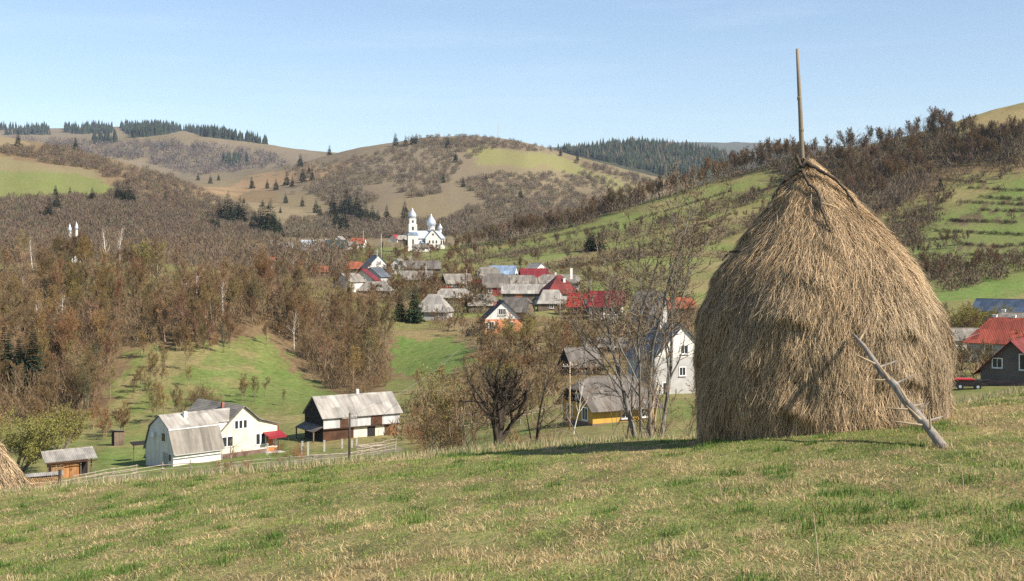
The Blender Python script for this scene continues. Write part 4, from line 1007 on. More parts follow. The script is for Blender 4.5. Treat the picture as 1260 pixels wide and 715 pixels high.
# the white farmhouse: a gambrel-roofed wing, and a tall house set across its end
def farmhouse():
    o = hit(213, 574, 110, 180)
    root = thing('farmhouse', 'white farmhouse with a gambrel roofed wing, tall gable and maroon porch canopy', 'house', o, R(45))
    s = o.y / 1521 / 0.0953; root.scale = (1, 1, .87)
    A, B = 6.4 * s, 6.4 * s                      # wing along x, depth along y
    zl, zk, zr = 2.0, 4.55, 6.1                  # lower eave, knee, ridge
    g = [(0, -2), (B, -2), (B, zl), (B - 0.95, zk), (B / 2, zr), (0.95, zk), (0, zl)]
    w = MB(); w.prism(g, 'x', 0, A); w.prism([(.98, -2), (B, -2), (B, zl), (B - 0.95, zk), (B / 2, zr), (.98, zk)], 'x', A + .004, A + 3.0); w.build('wall', M['white'], root)
    rf = MB(); a0, a1, t = -0.15, A + 0.3, 0.09
    e = 0.35
    for q in ([(a0, -e, zl - 0.55), (a1, -e, zl - 0.55), (a1, 0.93, zk + 0.02), (a0, 0.93, zk + 0.02)],
              [(a1, B + e, zl - 0.55), (a0, B + e, zl - 0.55), (a0, B - .93, zk + 0.02), (a1, B - .93, zk + 0.02)]): rf.polyslab(q, t)
    rf.build('wing_lower_roof', M['asbestos'], root)
    rf = MB()
    k = (zr + .04 - zk) / (B / 2 - .8)          # slope of the upper roof
    for q in ([(a0, 0.80, zk + 0.04), (a1, 0.80, zk + 0.04), (a1, B / 2, zr + 0.08), (a0, B / 2, zr + 0.08)],
              [(a1, 1.0, zk + 0.04 + .2 * k), (A + 3.1, 1.0, zk + 0.04 + .2 * k), (A + 3.1, B / 2, zr + 0.08), (a1, B / 2, zr + 0.08)],
              [(A + 3.1, B - .8, zk + 0.04), (a0, B - .8, zk + 0.04), (a0, B / 2, zr + 0.08), (A + 3.1, B / 2, zr + 0.08)]): rf.polyslab(q, t)
    rr = rf.build('wing_upper_roof', M['asbestos_pale'], root)
    c = MB(); c.box(2.6, 3.0, 2.1, 2.5, 4.9, 6.5); c.build('chimney', M['chimney_white'], rr)
    tr = MB(); tr.box(a0, a1, 0.70, 0.80, zk - 0.06, zk + 0.06); tr.build('roof_trim', M['frame_white'], root)
    # tall house
    x0, xa, x1, y0, y1 = A + 0.02, A + 3.6, A + 8.3, 0.9, 10.5
    ze0, za, zk2, ze1 = 2.3, 6.6, 4.6, 3.7
    prof = [(x0, -2), (x1, -2), (x1, ze1), (x1 - 2.6, zk2), (xa, za), (x0, ze0 + 0.6)]
    w = MB(); w.prism(prof, 'y', y0, y1); w.build('wall', M['cream'], root)
    pl = MB(); pl.prism([(x0 + .1, -2), (x1 + .05, -2), (x1 + .05, 0.55), (x0 + .1, 0.55)], 'y', y0 - .05, y1 + .05); pl.build('plinth', M['plinth'], root)
    rf = MB(); b0, b1 = y0 - 0.35, y1 + 0.4
    rf.polyslab([(x0 - 1.6, b1, ze0 - 1.0), (x0 - 1.6, b0 + 0.3, ze0 - 1.0), (xa, b0, za + .05), (xa, b1, za + .05)], 0.1)
    rf.polyslab([(xa, b1, za + .05), (xa, b0, za + .05), (x1 - 2.6, b0, zk2 + .06), (x1 - 2.6, b1, zk2 + .06)], 0.1)
    rf.polyslab([(x1 - 2.6, b1, zk2 + .06), (x1 - 2.6, b0, zk2 + .06), (x1 + .45, b0, ze1 - .02), (x1 + .45, b1, ze1 - .02)], 0.1)
    r2 = rf.build('roof', M['asbestos'], root)
    c = MB(); c.box(xa - .75, xa - .45, 4.3, 4.6, 5.4, 6.9); c.build('chimney', M['brick'], r2)
    def win(a, z, w_, h_, bars=1, mt='frame_white', d=y0):
        f = MB(); e = 0.1
        f.box(a - e, a + w_ + e, d - .09, d - .01, z - e, z); f.box(a - e, a + w_ + e, d - .09, d - .01, z + h_, z + h_ + e)
        f.box(a - e, a, d - .09, d - .01, z, z + h_); f.box(a + w_, a + w_ + e, d - .09, d - .01, z, z + h_)
        for k in range(bars):
            cx_ = a + w_ * (k + 1) / (bars + 1); f.box(cx_ - .05, cx_ + .05, d - .08, d - .01, z, z + h_)
        fo = f.build('window', M[mt], root)
        p = MB(); p.box(a, a + w_, d - .035, d - .005, z, z + h_); p.build('pane', M['pane'], fo)
    win(xa - 1.2, 3.7, 0.42, 1.05, 0); win(xa - .62, 3.7, 0.42, 1.05, 0); win(xa - .02, 3.7, 0.42, 1.05, 0)
    win(xa - 3.0, 1.5, 1.5, 1.25, 1); win(xa + 1.7, 1.25, 0.5, 1.4, 0); win(xa + 2.4, 1.25, 0.6, 1.4, 0); win(xa + 3.05, 0.8, 1.0, 1.85, 0)
    dr = MB(); dr.box(x1 - 1.5, x1 - .45, y0 - .07, y0 - .01, 0.1, 2.0); d_ = dr.build('door', M['orange_door'], root)
    h_ = MB(); h_.box(x1 - .65, x1 - .58, y0 - .12, y0 - .07, 0.95, 1.1); h_.build('handle', M['rubber'], d_)
    sl_ = MB(); sl_.box(x1 - 1.5, x1 - .45, y0 - .05, y0 - .01, 2.02, 2.5); sl_.build('transom', M['pane'], root)
    cn = MB(); cn.polyslab([(x1 - 2.1, y0 - 1.3, 2.25), (x1 + .4, y0 - 1.3, 2.25), (x1 + .4, y0 - .02, 2.75), (x1 - 2.1, y0 - .02, 2.75)], 0.06)
    cn.box(x1 - 2.1, x1 + .4, y0 - 1.36, y0 - 1.31, 2.02, 2.36); cn.build('porch_canopy', M['maroon'], root)
    st = MB(); st.box(x1 - 1.9, x1 + .2, y0 - 1.4, y0 - .06, -1, 0.06); st.box(x1 - 1.7, x1, y0 - 1.75, y0 - 1.41, -1, -.08); st.build('step', M['concrete'], root)
    e = 0.35
    # wing windows and door on the shaded gable
    f = MB(); f.box(-.08, -.01, 1.5, 2.45, 2.9, 4.1); fo = f.build('window', M['frame_white'], root); p = MB(); p.box(-.10, -.085, 1.6, 2.35, 3.0, 4.0); p.build('pane', M['pane'], fo)
    d2 = MB(); d2.box(-.07, -.01, 1.2, 2.1, -.3, 1.55); d2.build('door', M['grey_render'], root)
    f = MB(); f.box(-.06, -.01, 0.5, .9, .6, 1.4); f.build('shutter', M['old_wood'], root)
    gt = MB(); gt.tube([(a0, -e - .32, zl - .52), (A + .3, -e - .32, zl - .56)], .06, 6); gt.tube([(A + .1, -.06, zl - .6), (A + .1, -.06, -.5)], .045, 6); gt.build('gutter', M['concrete'], root)
    gt = MB(); gt.tube([(x1 + .5, y0 - .3, ze1), (x1 + .5, y1 + .3, ze1 - .04)], .06, 6); gt.tube([(x1 + .1, y0 - .06, ze1 - .2), (x1 + .1, y0 - .06, -.5)], .045, 6); gt.build('gutter', M['maroon'], root)
    dish = MB(); 
    dish.lathe([(0.05, 0.0), (0.30, 0.04), (0.42, 0.11), (0.44, 0.14), (0.30, 0.08), (0.04, 0.03)], 14)
    do = dish.build('satellite_dish', M['frame_white'], root, True); do.location = (-.25, 4.0, 3.6); do.rotation_euler = (0, R(-80), 0)
    return root
farmhouse()

# the grey barn
def barn():
    ob = hit(398, 544, 110, 200)
    L, W, yaw = 10.9, 6.0, 23.5
    root = thing('barn', 'long grey barn with pale boarded loft over brown doors and cream walls', 'barn', ob, R(yaw + 8.7))
    sc = ob.y / 158.0; root.scale = (sc, sc, sc * .92)
    lo, ev, rg_ = 1.75, 3.3, 5.9
    w = MB(); w.box(0.02, L - .02, 0.35, W, -1.5, lo); w.build('wall', M['cream'], root)
    w = MB(); w.box(0, L, 0, W, lo + .004, ev); w.build('loft_wall', M['grey_sheet'], root)
    for a0, a1 in ((-.02, .2), (L - .2, L + .02)):
        g = MB(); g.prism([(0, ev + .004), (W, ev + .004), (W / 2, rg_)], 'x', a0, a1); g.build('gable', M['black_board'], root)
    s_ = MB(); s_.box(-.05, -.004, 0.05, W, -1.0, ev); s_.build('side_boards', M['black_board'], root)
    rf = MB(); o_ = 0.3
    rf.polyslab([(-.3, -o_, ev - .12), (L + .35, -o_, ev - .12), (L + .35, W / 2, rg_ + .05), (-.3, W / 2, rg_ + .05)], .1)
    rf.polyslab([(L + .35, W + o_, ev - .12), (-.3, W + o_, ev - .12), (-.3, W / 2, rg_ + .05), (L + .35, W / 2, rg_ + .05)], .1)
    r_ = rf.build('roof', M['asbestos_pale'], root)
    c = MB(); c.box(6.0, 6.35, W / 2 - .1, W / 2 + .25, rg_ - .3, rg_ + .75); c.build('chimney', M['chimney_white'], r_)
    for a0, a1, z0, z1, nm, mt, y in ((0.1, 4.35, -.5, lo - .12, 'door', 'rust_wood', .3), (6.35, 7.45, -.2, lo - .1, 'door', 'black_board', .32), (8.85, 9.5, -.1, lo - .15, 'door', 'rust_wood', .3),
                                      (2.35, 3.45, lo + .1, ev - .08, 'loft_hatch', 'rust_wood', -.05), (6.7, 8.3, lo + .1, ev - .08, 'loft_hatch', 'rust_wood', -.05), (8.0, 8.6, .2, 1.1, 'small_hatch', 'cream', .3)):
        d = MB(); d.box(a0, a1, y - .03, y + .06, z0, z1); d.build(nm, M[mt], root)
    d = MB(); d.polyslab([(9.6, .28, -.1), (10.4, -.25, -.1), (10.4, -.25, lo - .1), (9.6, .28, lo - .1)], .05); d.build('open_door', M['fresh_wood'], root)
    p = MB(); p.box(9.7, 10.7, .3, .34, 0.0, lo - .1); p.build('doorway_shade', M['black_board'], root)  # black panel painted in for the shade inside the open door
    e = MB(); e.box(0, L, -.03, .0, lo - .1, lo + .06); e.build('loft_beam', M['dark_wood'], root)
    pl = MB(); pl.box(-.2, L + .2, -.9, .33, -1.2, -.18); pl.build('plinth', M['concrete'], root)
    l = MB(); l.polyslab([(-1.4, 0.0, lo - .35), (-.02, 0.0, lo + .35), (-.02, W, lo + .35), (-1.4, W, lo - .35)], .07); l.build('lean_to_roof', M['asbestos_dark'], root)
    for y in (0.15, W - .2):
        q = MB(); q.box(-1.35, -1.2, y, y + .14, -1.4, lo - .3); q.build('post', M['old_wood'], root)
barn()

# firewood shed, log pile, outhouse
def woodshed():
    o = hit(84, 586, 100, 170)
    root = thing('woodshed', 'small orange brown board shed with a tilted pale sheet roof', 'shed', o, R(28))
    w = MB(); w.box(-1.9, 1.0, -1.1, 1.1, -1, 1.85); w.build('wall', M['fresh_wood'], root)
    st = MB()
    rr = np.random.default_rng(5)
    for i in range(9):
        for k in range(13):
            st.tube([(-1.9 + .07 + i * .145, -1.1 - .24 + rr.uniform(-.04, .04), .05 + k * .135 + (i % 2) * .06), (-1.9 + .07 + i * .145, -1.1 - .01, .05 + k * .135 + (i % 2) * .06)], .066, 6)
    st.build('split_log_stack', M['log_end'], root)
    d = MB(); d.box(.0, .8, -1.16, -1.11, .05, 1.6); dd = d.build('door', M['fresh_wood'], root)
    hdl = MB(); hdl.box(.08, .14, -1.22, -1.165, .8, 1.0); hdl.build('handle', M['rubber'], dd)
    for x, y in ((2.2, -1.05), (2.2, 1.0), (-2.25, -1.3), (1.1, -1.2)):
        q = MB(); q.box(x - .07, x + .07, y - .07, y + .07, -1, 2.0 if y < 0 else 2.3); q.build('post', M['old_wood'], root)
    bk = MB(); bk.box(1.02, 2.2, 1.0, 1.08, -.5, 1.9); bk.build('back_wall', M['black_board'], root)
    rf = MB(); rf.polyslab([(-2.6, -1.75, 1.85), (2.75, -1.75, 2.0), (2.75, 1.5, 2.75), (-2.6, 1.5, 2.6)], .07); rf.build('roof', M['asbestos_pale'], root)
    fs = MB(); fs.box(-2.6, 2.7, -1.79, -1.755, 1.74, 1.86); fs.build('fascia', M['rust_wood'], root)
woodshed()
o = hit(47, 599, 100, 170)
root = thing('log_pile', 'low stack of split firewood under a pale sheet beside the shed', 'firewood', o, R(24))
rr = np.random.default_rng(6)
for k in range(7):
    for i in range(26):
        st = MB(); r0 = rr.uniform(.055, .085)
        x, z = -2.3 + i * .175 + (k % 2) * .08, .08 + k * .14
        st.tube([(x, -.45 + rr.uniform(-.05, .05), z), (x, .35, z)], r0, 6)
        if k == 0 and i == 0: LOGM = []
        LOGM.append(st)
# the visible log ends are one stacked part each row
for k in range(7):
    mb = MB()
    for st in LOGM[k * 26:(k + 1) * 26]: mb.add(st.v, st.f)
    mb.build('firewood_stack_layer', M['log_end'], root)
s_ = MB(); s_.polyslab([(-1.2, -.6, 1.12), (2.4, -.6, 1.16), (2.4, .5, 1.3), (-1.2, .5, 1.26)], .04); s_.build('cover_sheet', M['asbestos_pale'], root)
s_ = MB(); s_.box(-2.5, 2.5, -.4, -.3, -.5, .02); s_.box(-2.5, 2.5, .2, .3, -.5, .02); s_.build('base_beam', M['old_wood'], root)
root = thing('outhouse', 'narrow grey plank outhouse with a slanted roof behind the shed', 'outhouse', hit(145, 548, 110, 220), R(35))
w = MB(); w.box(-.65, .65, -.6, .6, -.6, 1.9); w.build('wall', M['old_wood'], root)
w = MB(); w.polyslab([(-.85, -.85, 2.1), (.85, -.85, 1.95), (.85, .8, 1.85), (-.85, .8, 2.0)], .06); w.build('roof', M['asbestos_dark'], root)
w = MB(); w.box(-.72, -.655, -.42, .35, 0, 1.75); w.build('door', M['black_board'], root)
root = thing('tool_shed', 'tiny maroon sheet metal box shed behind the fruit tree in the farmyard', 'shed', hit(291, 556, 110, 200), R(25))
w = MB(); w.box(-.5, .5, -.45, .45, -.5, .9); w.build('wall', M['grey_render'], root)
w = MB(); w.polyslab([(-.65, -.75, .3), (.65, -.75, .3), (.65, .3, 1.25), (-.65, .3, 1.25)], .05); w.build('roof', M['maroon'], root)
root = thing('well_canopy', 'small dark canopy on thin posts against the shaded farmhouse gable', 'canopy', hit(172, 567, 110, 200), R(30))
for x in (-.7, .7):
    w = MB(); w.tube([(x, 0, -.4), (x, 0, 2.0)], .05, 6); w.build('post', M['old_wood'], root)
w = MB(); w.polyslab([(-1.0, -.8, 1.95), (1.0, -.8, 2.0), (1.0, .8, 2.2), (-1.0, .8, 2.15)], .05); w.build('roof', M['black_board'], root)

# church ---------------------------------------------------------------
def church():
    p = hit(524, 307, 500, 700)
    root = thing('church', 'white village church with bell tower, silver onion domes and blue grey roofs', 'church', p, R(12))
    k = p.y / 620.0; root.scale = (k, k, k)
    w = MB(); w.box(-8.6, 9.2, -3.6, 3.6, -2, 5.8); w.build('nave_wall', M['white'], root)
    w = MB(); w.box(-1.0, 6.4, -6.4, 6.4, -2, 5.75); w.prism([(-1.0, 5.754), (6.4, 5.754), (2.7, 9.9)], 'y', -6.38, 6.38); tr = w.build('transept_wall', M['white'], root)
    rf = MB()
    for s in (-1, 1):
        q = [(-8.9, s * 4.1, 5.4), (9.2, s * 4.1, 5.4), (6.9, 0, 9.3), (-8.9, 0, 9.3)]
        rf.polyslab(q if s < 0 else q[::-1], .12)
    rf.polyslab([(9.4, -4.1, 5.4), (9.4, 4.1, 5.4), (6.8, 0, 9.3)], .12); rf.build('nave_roof', M['silver'], root)
    rf = MB()
    rf.polyslab([(-1.5, 6.9, 5.25), (-1.5, -6.8, 5.25), (2.7, -6.8, 10.0), (2.7, 6.9, 10.0)], .12)
    rf.polyslab([(2.7, 6.9, 10.0), (2.7, -6.8, 10.0), (6.9, -6.8, 5.25), (6.9, 6.9, 5.25)], .12)
    rf.build('transept_roof', M['blue_roof'], root)
    def cross(mb, z):
        mb.box(-.07, .07, -.07, .07, z, z + 1.5); mb.box(-.42, .42, -.06, .06, z + .85, z + 1.0)
    def onion(x, y, z, r, par, nm='dome'):
        mb = MB(); mb.lathe([(r * .62, z), (r * .80, z + .12 * r), (r * 1.0, z + .5 * r), (r * 1.02, z + .8 * r), (r * .88, z + 1.25 * r), (r * .58, z + 1.7 * r), (r * .26, z + 2.1 * r), (r * .10, z + 2.5 * r), (.06, z + 2.8 * r)], 18, (0, 0))
        o = mb.build(nm, M['silver'], par, True); o.location = (x, y, 0)
        c = MB(); cross(c, z + 2.75 * r); co_ = c.build('cross', M['gold'], o)
    # bell tower
    t = MB(); t.box(-9.6, -4.6, -5.0, 0.0, -2, 7.2); lo = t.build('tower_base', M['white'], root)
    t = MB(); t.prism([(-10.0, 7.2), (-4.2, 7.2), (-5.3, 8.6), (-8.9, 8.6)], 'y', -5.3, .3); t.build('tower_skirt_roof', M['blue_roof'], root)
    t = MB(); t.box(-9.2, -5.0, -4.6, -.4, 8.604, 12.6); t.build('tower_shaft', M['white'], root)
    t = MB(); t.box(-8.8, -5.4, -4.2, -.8, 12.604, 15.4); bf = t.build('belfry', M['white'], root)
    onion(-7.1, -2.5, 15.4, 1.95, root)
    t = MB(); t.lathe([(1.75, 9.2), (1.75, 11.2), (1.95, 11.25), (1.95, 11.5)], 12); dr = t.build('drum', M['white'], root, False); dr.location = (2.7, 0, 0)
    onion(2.7, 0, 11.5, 2.35, root)
    t = MB(); t.lathe([(.8, 8.6), (.8, 10.0), (.95, 10.05)], 10); dr = t.build('drum', M['white'], root); dr.location = (7.2, 0, 0)
    onion(7.2, 0, 10.0, 1.15, root)
    def slot(x, y, z, w_, h_, nm='window', mt='pane', ax='F'):
        mb = MB()
        if ax == 'F': mb.box(x - w_ / 2, x + w_ / 2, y - .05, y - .005, z, z + h_)
        else: mb.box(y + .005, y + .05, x - w_ / 2, x + w_ / 2, z, z + h_)
        mb.build(nm, M[mt], root)
    for x in (1.0, 2.7, 4.4): slot(x, -6.4, 3.0, .75, 1.5)
    slot(2.7, -6.4, 7.0, .9, .9)
    for x in (7.3, 8.5): slot(x, -3.6, 2.4, .7, 2.2)
    slot(0.0, 9.2, 2.4, .8, 2.2, ax='R')
    slot(-7.1, -5.0, 2.6, .8, 2.4); slot(-7.1, -4.6, 9.6, 1.0, 1.7); slot(-7.1, -4.2, 13.2, .9, 1.3)
    slot(-4.1, -3.6, 0, 1.6, 2.6, 'door', 'blue_door')
    pr = MB(); pr.box(-2.9, -1.05, -5.6, -3.62, -1, 3.2); pr.build('porch', M['white'], root)
    pr = MB(); pr.polyslab([(-3.2, -6.0, 3.1), (-1.02, -6.0, 3.1), (-1.02, -3.6, 4.4), (-3.2, -3.6, 4.4)], .1); pr.build('porch_roof', M['blue_roof'], root)
church()
house('parish_hut', 'low hut with a tan roof standing before the white church', 520, 309.5, 9, 3.5, 2.0, 1.2, 8, 'white', 'asbestos', wins=ww('F', 1, 0, .5, 1.5, 1.0), y0=480)

# --- village houses: name, label, pixel foot, size in metres, yaw, materials
H = house
gW = dict(frame='frame_white')
# orange gable house and the row behind it
H('gable_house', 'two storey house with orange ground floor, white boarded gable and black roof slope', 617, 408, 7.5, 8.0, 2.9, 3.8, 97, 'orange_wall', 'black_roof', gable='white', wins=[('L', 0.3, 3.9, 1.5, 1.2, dict(bars=3)), ('L', 2.6, 1.0, 1.0, 1.3), ('L', -1.5, 1.0, 1.0, 1.3), ('L', 3.6, 1.0, .6, 1.2), ('F', 0, 1, 1, 1.2)], chim=[(1.5, 1.2, .8, 'brick')], ov=0.55)
H('stone_shed', 'grey rough roofed shed behind the black slope of the orange gable house', 592, 383, 7, 5, 1.8, 2.4, 8, 'old_wood', 'asbestos', kind='halfhip', hip=1.2)
H('stone_shed', 'broad grey roof to the right of the white gable of the orange house', 634, 390, 7.5, 6, 1.6, 3.0, -20, 'old_wood', 'asbestos_dark', kind='halfhip', hip=1.4)
H('pale_roof_house', 'pale house with a big light grey hipped roof behind the taller village spruce', 534, 391, 8.0, 7.0, 1.9, 3.8, -15, 'grey_render', 'asbestos_pale', kind='hip', hip=2.8, wins=ww('F', 2, 4, .6, .8, .9))
H('byre', 'grey roofed byre half hidden behind the pale hipped roof', 558, 373, 8, 5, 1.8, 2.0, -5, 'old_wood', 'asbestos_pale', kind='halfhip', hip=1)
# red roofs row
H('long_barn', 'long barn with a pale tin roof and a bright orange door section', 646, 375, 11.5, 6, 3.2, 2.1, -3, 'old_wood', 'asbestos_pale', band=[(-2.5, -.6, .2, 3.0, 'orange_door'), (-1.5, 1.2, .0, 1.3, 'red_wall'), (2.6, 4.6, .2, 1.3, 'cream')], cat='barn', wins=[('F', 3.5, 1.2, .8, .9)])
H('red_wall_house', 'old grey roofed house with red board walls', 610, 363, 7.6, 6, 2.6, 3.4, 3, 'red_wall', 'asbestos_dark', kind='halfhip', hip=1.6, wins=ww('F', 2, 3.5, .8, .8, 1.1), gable='old_wood')
H('grey_barn', 'grey half hipped barn roof just under the pale blue roof', 601, 349, 6.8, 6, 2.2, 3.2, 0, 'old_wood', 'asbestos', kind='halfhip', hip=1.5, cat='barn')
H('blue_roof_house', 'white house under a pale blue metal roof', 619, 348, 8.8, 7, 3.0, 2.6, -12, 'white', 'blue_roof', wins=ww('F', 2, 3.0, 1.0, 1.4, 1.2))
H('grey_house', 'long low grey roofed house behind the orange doored barn', 640, 356, 10.0, 6, 2.0, 2.2, 0, 'grey_render', 'asbestos', kind='halfhip', hip=1, wins=ww('F', 3, 5, .7, .8, 1))
H('red_roof_house', 'house with a plain crimson roof and dark gable on the upper edge of the village', 657, 352, 8.4, 8, 1.5, 3.9, 10, 'dark_wood', 'crimson', ov=.5, chim=[(2.5, .5, .6, 'chimney_white')])
H('white_gable_house', 'small pale roofed house just above the crimson roof', 660, 341, 6.5, 6, 2.5, 2.2, -55, 'white', 'asbestos_pale', wins=ww('R', 2, 2, 1, .8, 1))
H('grey_long_house', 'long grey roof running right behind the dark red hipped roof', 688, 358, 11.5, 6, 2.5, 2.2, 0, 'grey_render', 'asbestos', kind='halfhip', hip=1.2, chim=[(-1, .2, .8, 'chimney_white'), (-2, .2, .7, 'brick')])
H('pyramid_house', 'house with a steep dark red hipped roof and white chimney', 688, 374, 8.6, 8.4, 3.0, 4.4, 18, 'grey_render', 'darkred', kind='hip', hip=3.9, chim=[(3.4, .5, 2.2, 'chimney_white'), (.8, -1.6, .8, 'chimney_white')], wins=ww('F', 2, 4, 1, 1, 1.3))
H('stone_cottage', 'cottage with a pale grey hipped roof in front of the dark red roof', 678, 381, 6.6, 4.6, 2.0, 2.9, 4, 'old_wood', 'asbestos_pale', kind='hip', hip=1.4, wins=ww('F', 1, 0, .5, .8, .9))
H('red_cabin', 'small orange boarded cabin with a bright red roof and white window', 712, 386, 4.2, 5, 2.1, 2.6, -14, 'fresh_wood', 'red', wins=[('F', -.1, .5, .9, 1.0)], ov=.5)
H('crimson_house', 'wide cream house with a crimson roof and a row of windows', 746, 391, 7.4, 7.0, 3.1, 2.9, -4, 'cream', 'crimson', wins=ww('F', 4, 5.2, 1.0, .9, 1.4), ov=.6, gable='dark_wood')
H('dark_shed', 'dark boarded lean shed wedged between the two red roofs', 727, 386, 2.2, 4, 2.6, 1.0, 0, 'black_board', 'asbestos_dark')
# village toward the church
H('red_edge_house', 'white gabled house with a crimson edged roof facing the valley', 448, 359, 7, 9, 2.5, 3.5, 80, 'cream', 'crimson', gable='cream', wins=[('L', .4, 3.0, .7, .9), ('L', -.6, 3.0, .7, .9), ('L', 1, .6, 1, 1.2), ('L', -2, .6, 1, 1.2)], ov=.7)
H('grey_hut', 'low grey hipped roof right below the crimson edged house', 460, 363, 9.5, 6, 1.4, 2.2, -8, 'old_wood', 'asbestos', kind='hip', hip=2)
H('white_cottage', 'white gabled cottage with grey roof left of the crimson edged house', 431, 357, 7, 5.4, 2.4, 2.0, 50, 'white', 'asbestos', wins=[('L', 0, .8, .8, 1)])
H('slate_house', 'dark slate roof peeping behind the crimson edged house', 462, 352, 6, 7, 3.0, 2.6, 60, 'grey_render', 'slate')
H('orange_tile_house', 'small dark house under an orange tile roof by the lane', 438, 336, 5.6, 5, 1.8, 2.2, -8, 'dark_wood', 'tile', kind='halfhip', hip=.9)
H('white_house', 'white house with steep gable and two attic windows below the church lane', 462, 337, 7.5, 8.0, 2.6, 4.0, 108, 'white', 'slate', wins=[('L', .5, 3.6, .6, 1), ('L', -.6, 3.6, .6, 1), ('L', 2, .8, .9, 1.2), ('L', -2, .8, .9, 1.2)])
H('white_house', 'white cottage with broad gable beside the lane, half hidden by shrubs', 491, 336, 7, 8.6, 1.6, 3.4, 75, 'white', 'asbestos', wins=[('L', 0, 2.4, .7, 1)])
H('grey_long_house', 'long old grey roof behind the lane, below the church', 519, 336, 14, 6, 1.8, 2.6, -3, 'old_wood', 'asbestos_dark', kind='halfhip', hip=1, chim=[(-.5, .2, .8, 'brick')])
H('yellow_front_house', 'grey roofed house with ochre front wall and blue shutter', 513, 351, 9.5, 6, 2.0, 2.5, -3, 'yellow_wall', 'asbestos', wins=[('F', 1, .5, .9, 1, dict(frame='frame_white')), ('F', -2, .5, .9, 1)], band=[(1.7, 2.3, .5, 1.5, 'blue_door')])
H('black_gable_house', 'grey roofed house with a black boarded gable and pale front', 562, 357, 8.2, 6.4, 2.2, 2.7, 16, 'cream', 'asbestos', gable='black_board', wins=[('F', .5, .5, .9, 1.1), ('F', -1.6, .4, .9, 1.4, dict(door='blue_door'))], band=[(-3.9, -2.6, 0, 2, 'fresh_wood')])
H('red_lean_shed', 'low red roofed lean shed in front of the black gable', 549, 361, 4, 2.4, 1.0, .7, 0, 'old_wood', 'red')
H('red_shed', 'red roofed shed beside the pale fronted house', 583, 356, 5.0, 3.5, 1.5, 1.2, -5, 'red_wall', 'crimson')
H('orange_shed', 'small orange walled shed under the low grey hipped roof', 470, 365, 2.6, 3, 2.3, .4, 0, 'orange_wall', 'asbestos')
# far village on the left and round the church
H('green_roof_house', 'house with a large dull green roof at the far end of the village', 414, 311, 9.5, 8, 2.6, 3.4, -12, 'old_wood', 'green_roof', wins=ww('F', 3, 5, .8, .9, 1.2), y0=420)
H('white_gable_house', 'white gabled house just behind the dull green roof', 418, 304, 7, 8, 2.4, 3.2, 70, 'white', 'asbestos_pale', y0=470)
H('silver_roof_house', 'house with silvery sheet roof among far trees', 380, 306, 7.5, 6, 2.2, 2.2, 5, 'grey_render', 'silver', y0=440)
H('silver_roof_house', 'lower grey silvery roof in front of the far sheet roof', 384, 313, 8, 6, 2.0, 2.2, -14, 'grey_render', 'asbestos_pale', y0=420)
H('salmon_house', 'far house with salmon walls left of the dull green roof', 399, 303, 6, 5, 2.4, 1.6, 0, 'orange_wall', 'asbestos_pale', y0=460)
H('orange_tile_house', 'orange tiled house alone on the green below the church', 441, 305, 7.5, 6, 2.2, 2.8, -20, 'white', 'tile', wins=ww('F', 2, 3, .7, .8, 1.1), y0=440)
H('red_roof_house', 'tiny red roof among birches left of the church', 486, 298, 6, 7, 1.8, 3.0, 60, 'cream', 'red', y0=500)
H('grey_house', 'rounded grey roof beside the tiny red roof near the church', 495, 298, 7, 6, 1.8, 2.6, 0, 'old_wood', 'asbestos_pale', kind='halfhip', hip=1.5, y0=500)
H('pale_roof_house', 'pale low roof at the far left edge of the village', 341, 305, 7, 5, 2, 1.8, 5, 'cream', 'asbestos_pale', y0=420)
H('white_cottage', 'pale pinkish cottage roof over the wood crest', 352, 308, 7, 5, 2, 1.8, -10, 'white', 'asbestos_pale', y0=420)
H('orange_tile_house', 'orange roof tip poking out of the brown wood', 337, 331, 5, 5, 2.4, 2.2, 0, 'cream', 'tile', y0=330)
H('orange_tile_house', 'orange roof deep in the trees above the spur', 394, 341, 5.5, 5, 2.0, 1.8, 0, 'old_wood', 'tile', y0=330)
H('white_cottage', 'grey roofed white cottage right of the dull green roof', 432, 307, 7, 5, 2, 1.8, -5, 'white', 'asbestos', y0=430)
# houses nearer on the valley floor
H('yellow_cottage', 'yellow board cottage with half hipped grey roof and round attic window', 749, 518, 7.8, 6.2, 2.2, 2.5, 32, 'yellow_wall', 'asbestos_dark', kind='halfhip', hip=1.7, cut=.35, gable='black_board', wins=[('F', .1, .7, .85, 1.2), ('F', 2.6, .7, .85, 1.2), ('L', -1.6, .6, 1.0, 1.2), ('L', 1.6, .6, 1.0, 1.2), ('L', .0, 2.75, .5, .5, dict(bars=0))], ov=.8, plinth=.3)
H('old_barn', 'dark gabled old barn with grey roof above the yellow cottage', 714, 458, 5.4, 5.0, 1.4, 2.6, 24, 'black_board', 'asbestos_dark', gable='black_board', cat='barn')
H('tall_house', 'tall white gabled house with slate roof and grey lower wall beside the haystack', 822, 482, 8.6, 8.8, 5.4, 4.4, 118, 'grey_render', 'slate', gable='white', wins=[('L', -.3, 5.9, 1.1, 1.1), ('L', .0, 2.8, .9, 1.1), ('L', -2.5, 2.8, .7, 1.0), ('F', 0, 2.8, 1.1, 1.4), ('L', 2.6, .2, 1, 1.6)], chim=[(1.0, .6, 1.2, 'chimney_white')], ov=.5)
H('grey_house', 'grey house with steep roof seen through the big bare tree', 799, 398, 6.5, 6.4, 2.6, 4.2, -12, 'grey_render', 'asbestos_dark', kind='halfhip', hip=1, wins=ww('F', 3, 4, 1, .7, 1.1))
H('orange_tile_house', 'bright orange tile roof seen through the bare tree next to the haystack', 836, 386, 6.5, 5, 1.6, 2.0, 8, 'brown_render', 'tile', kind='halfhip', hip=1)
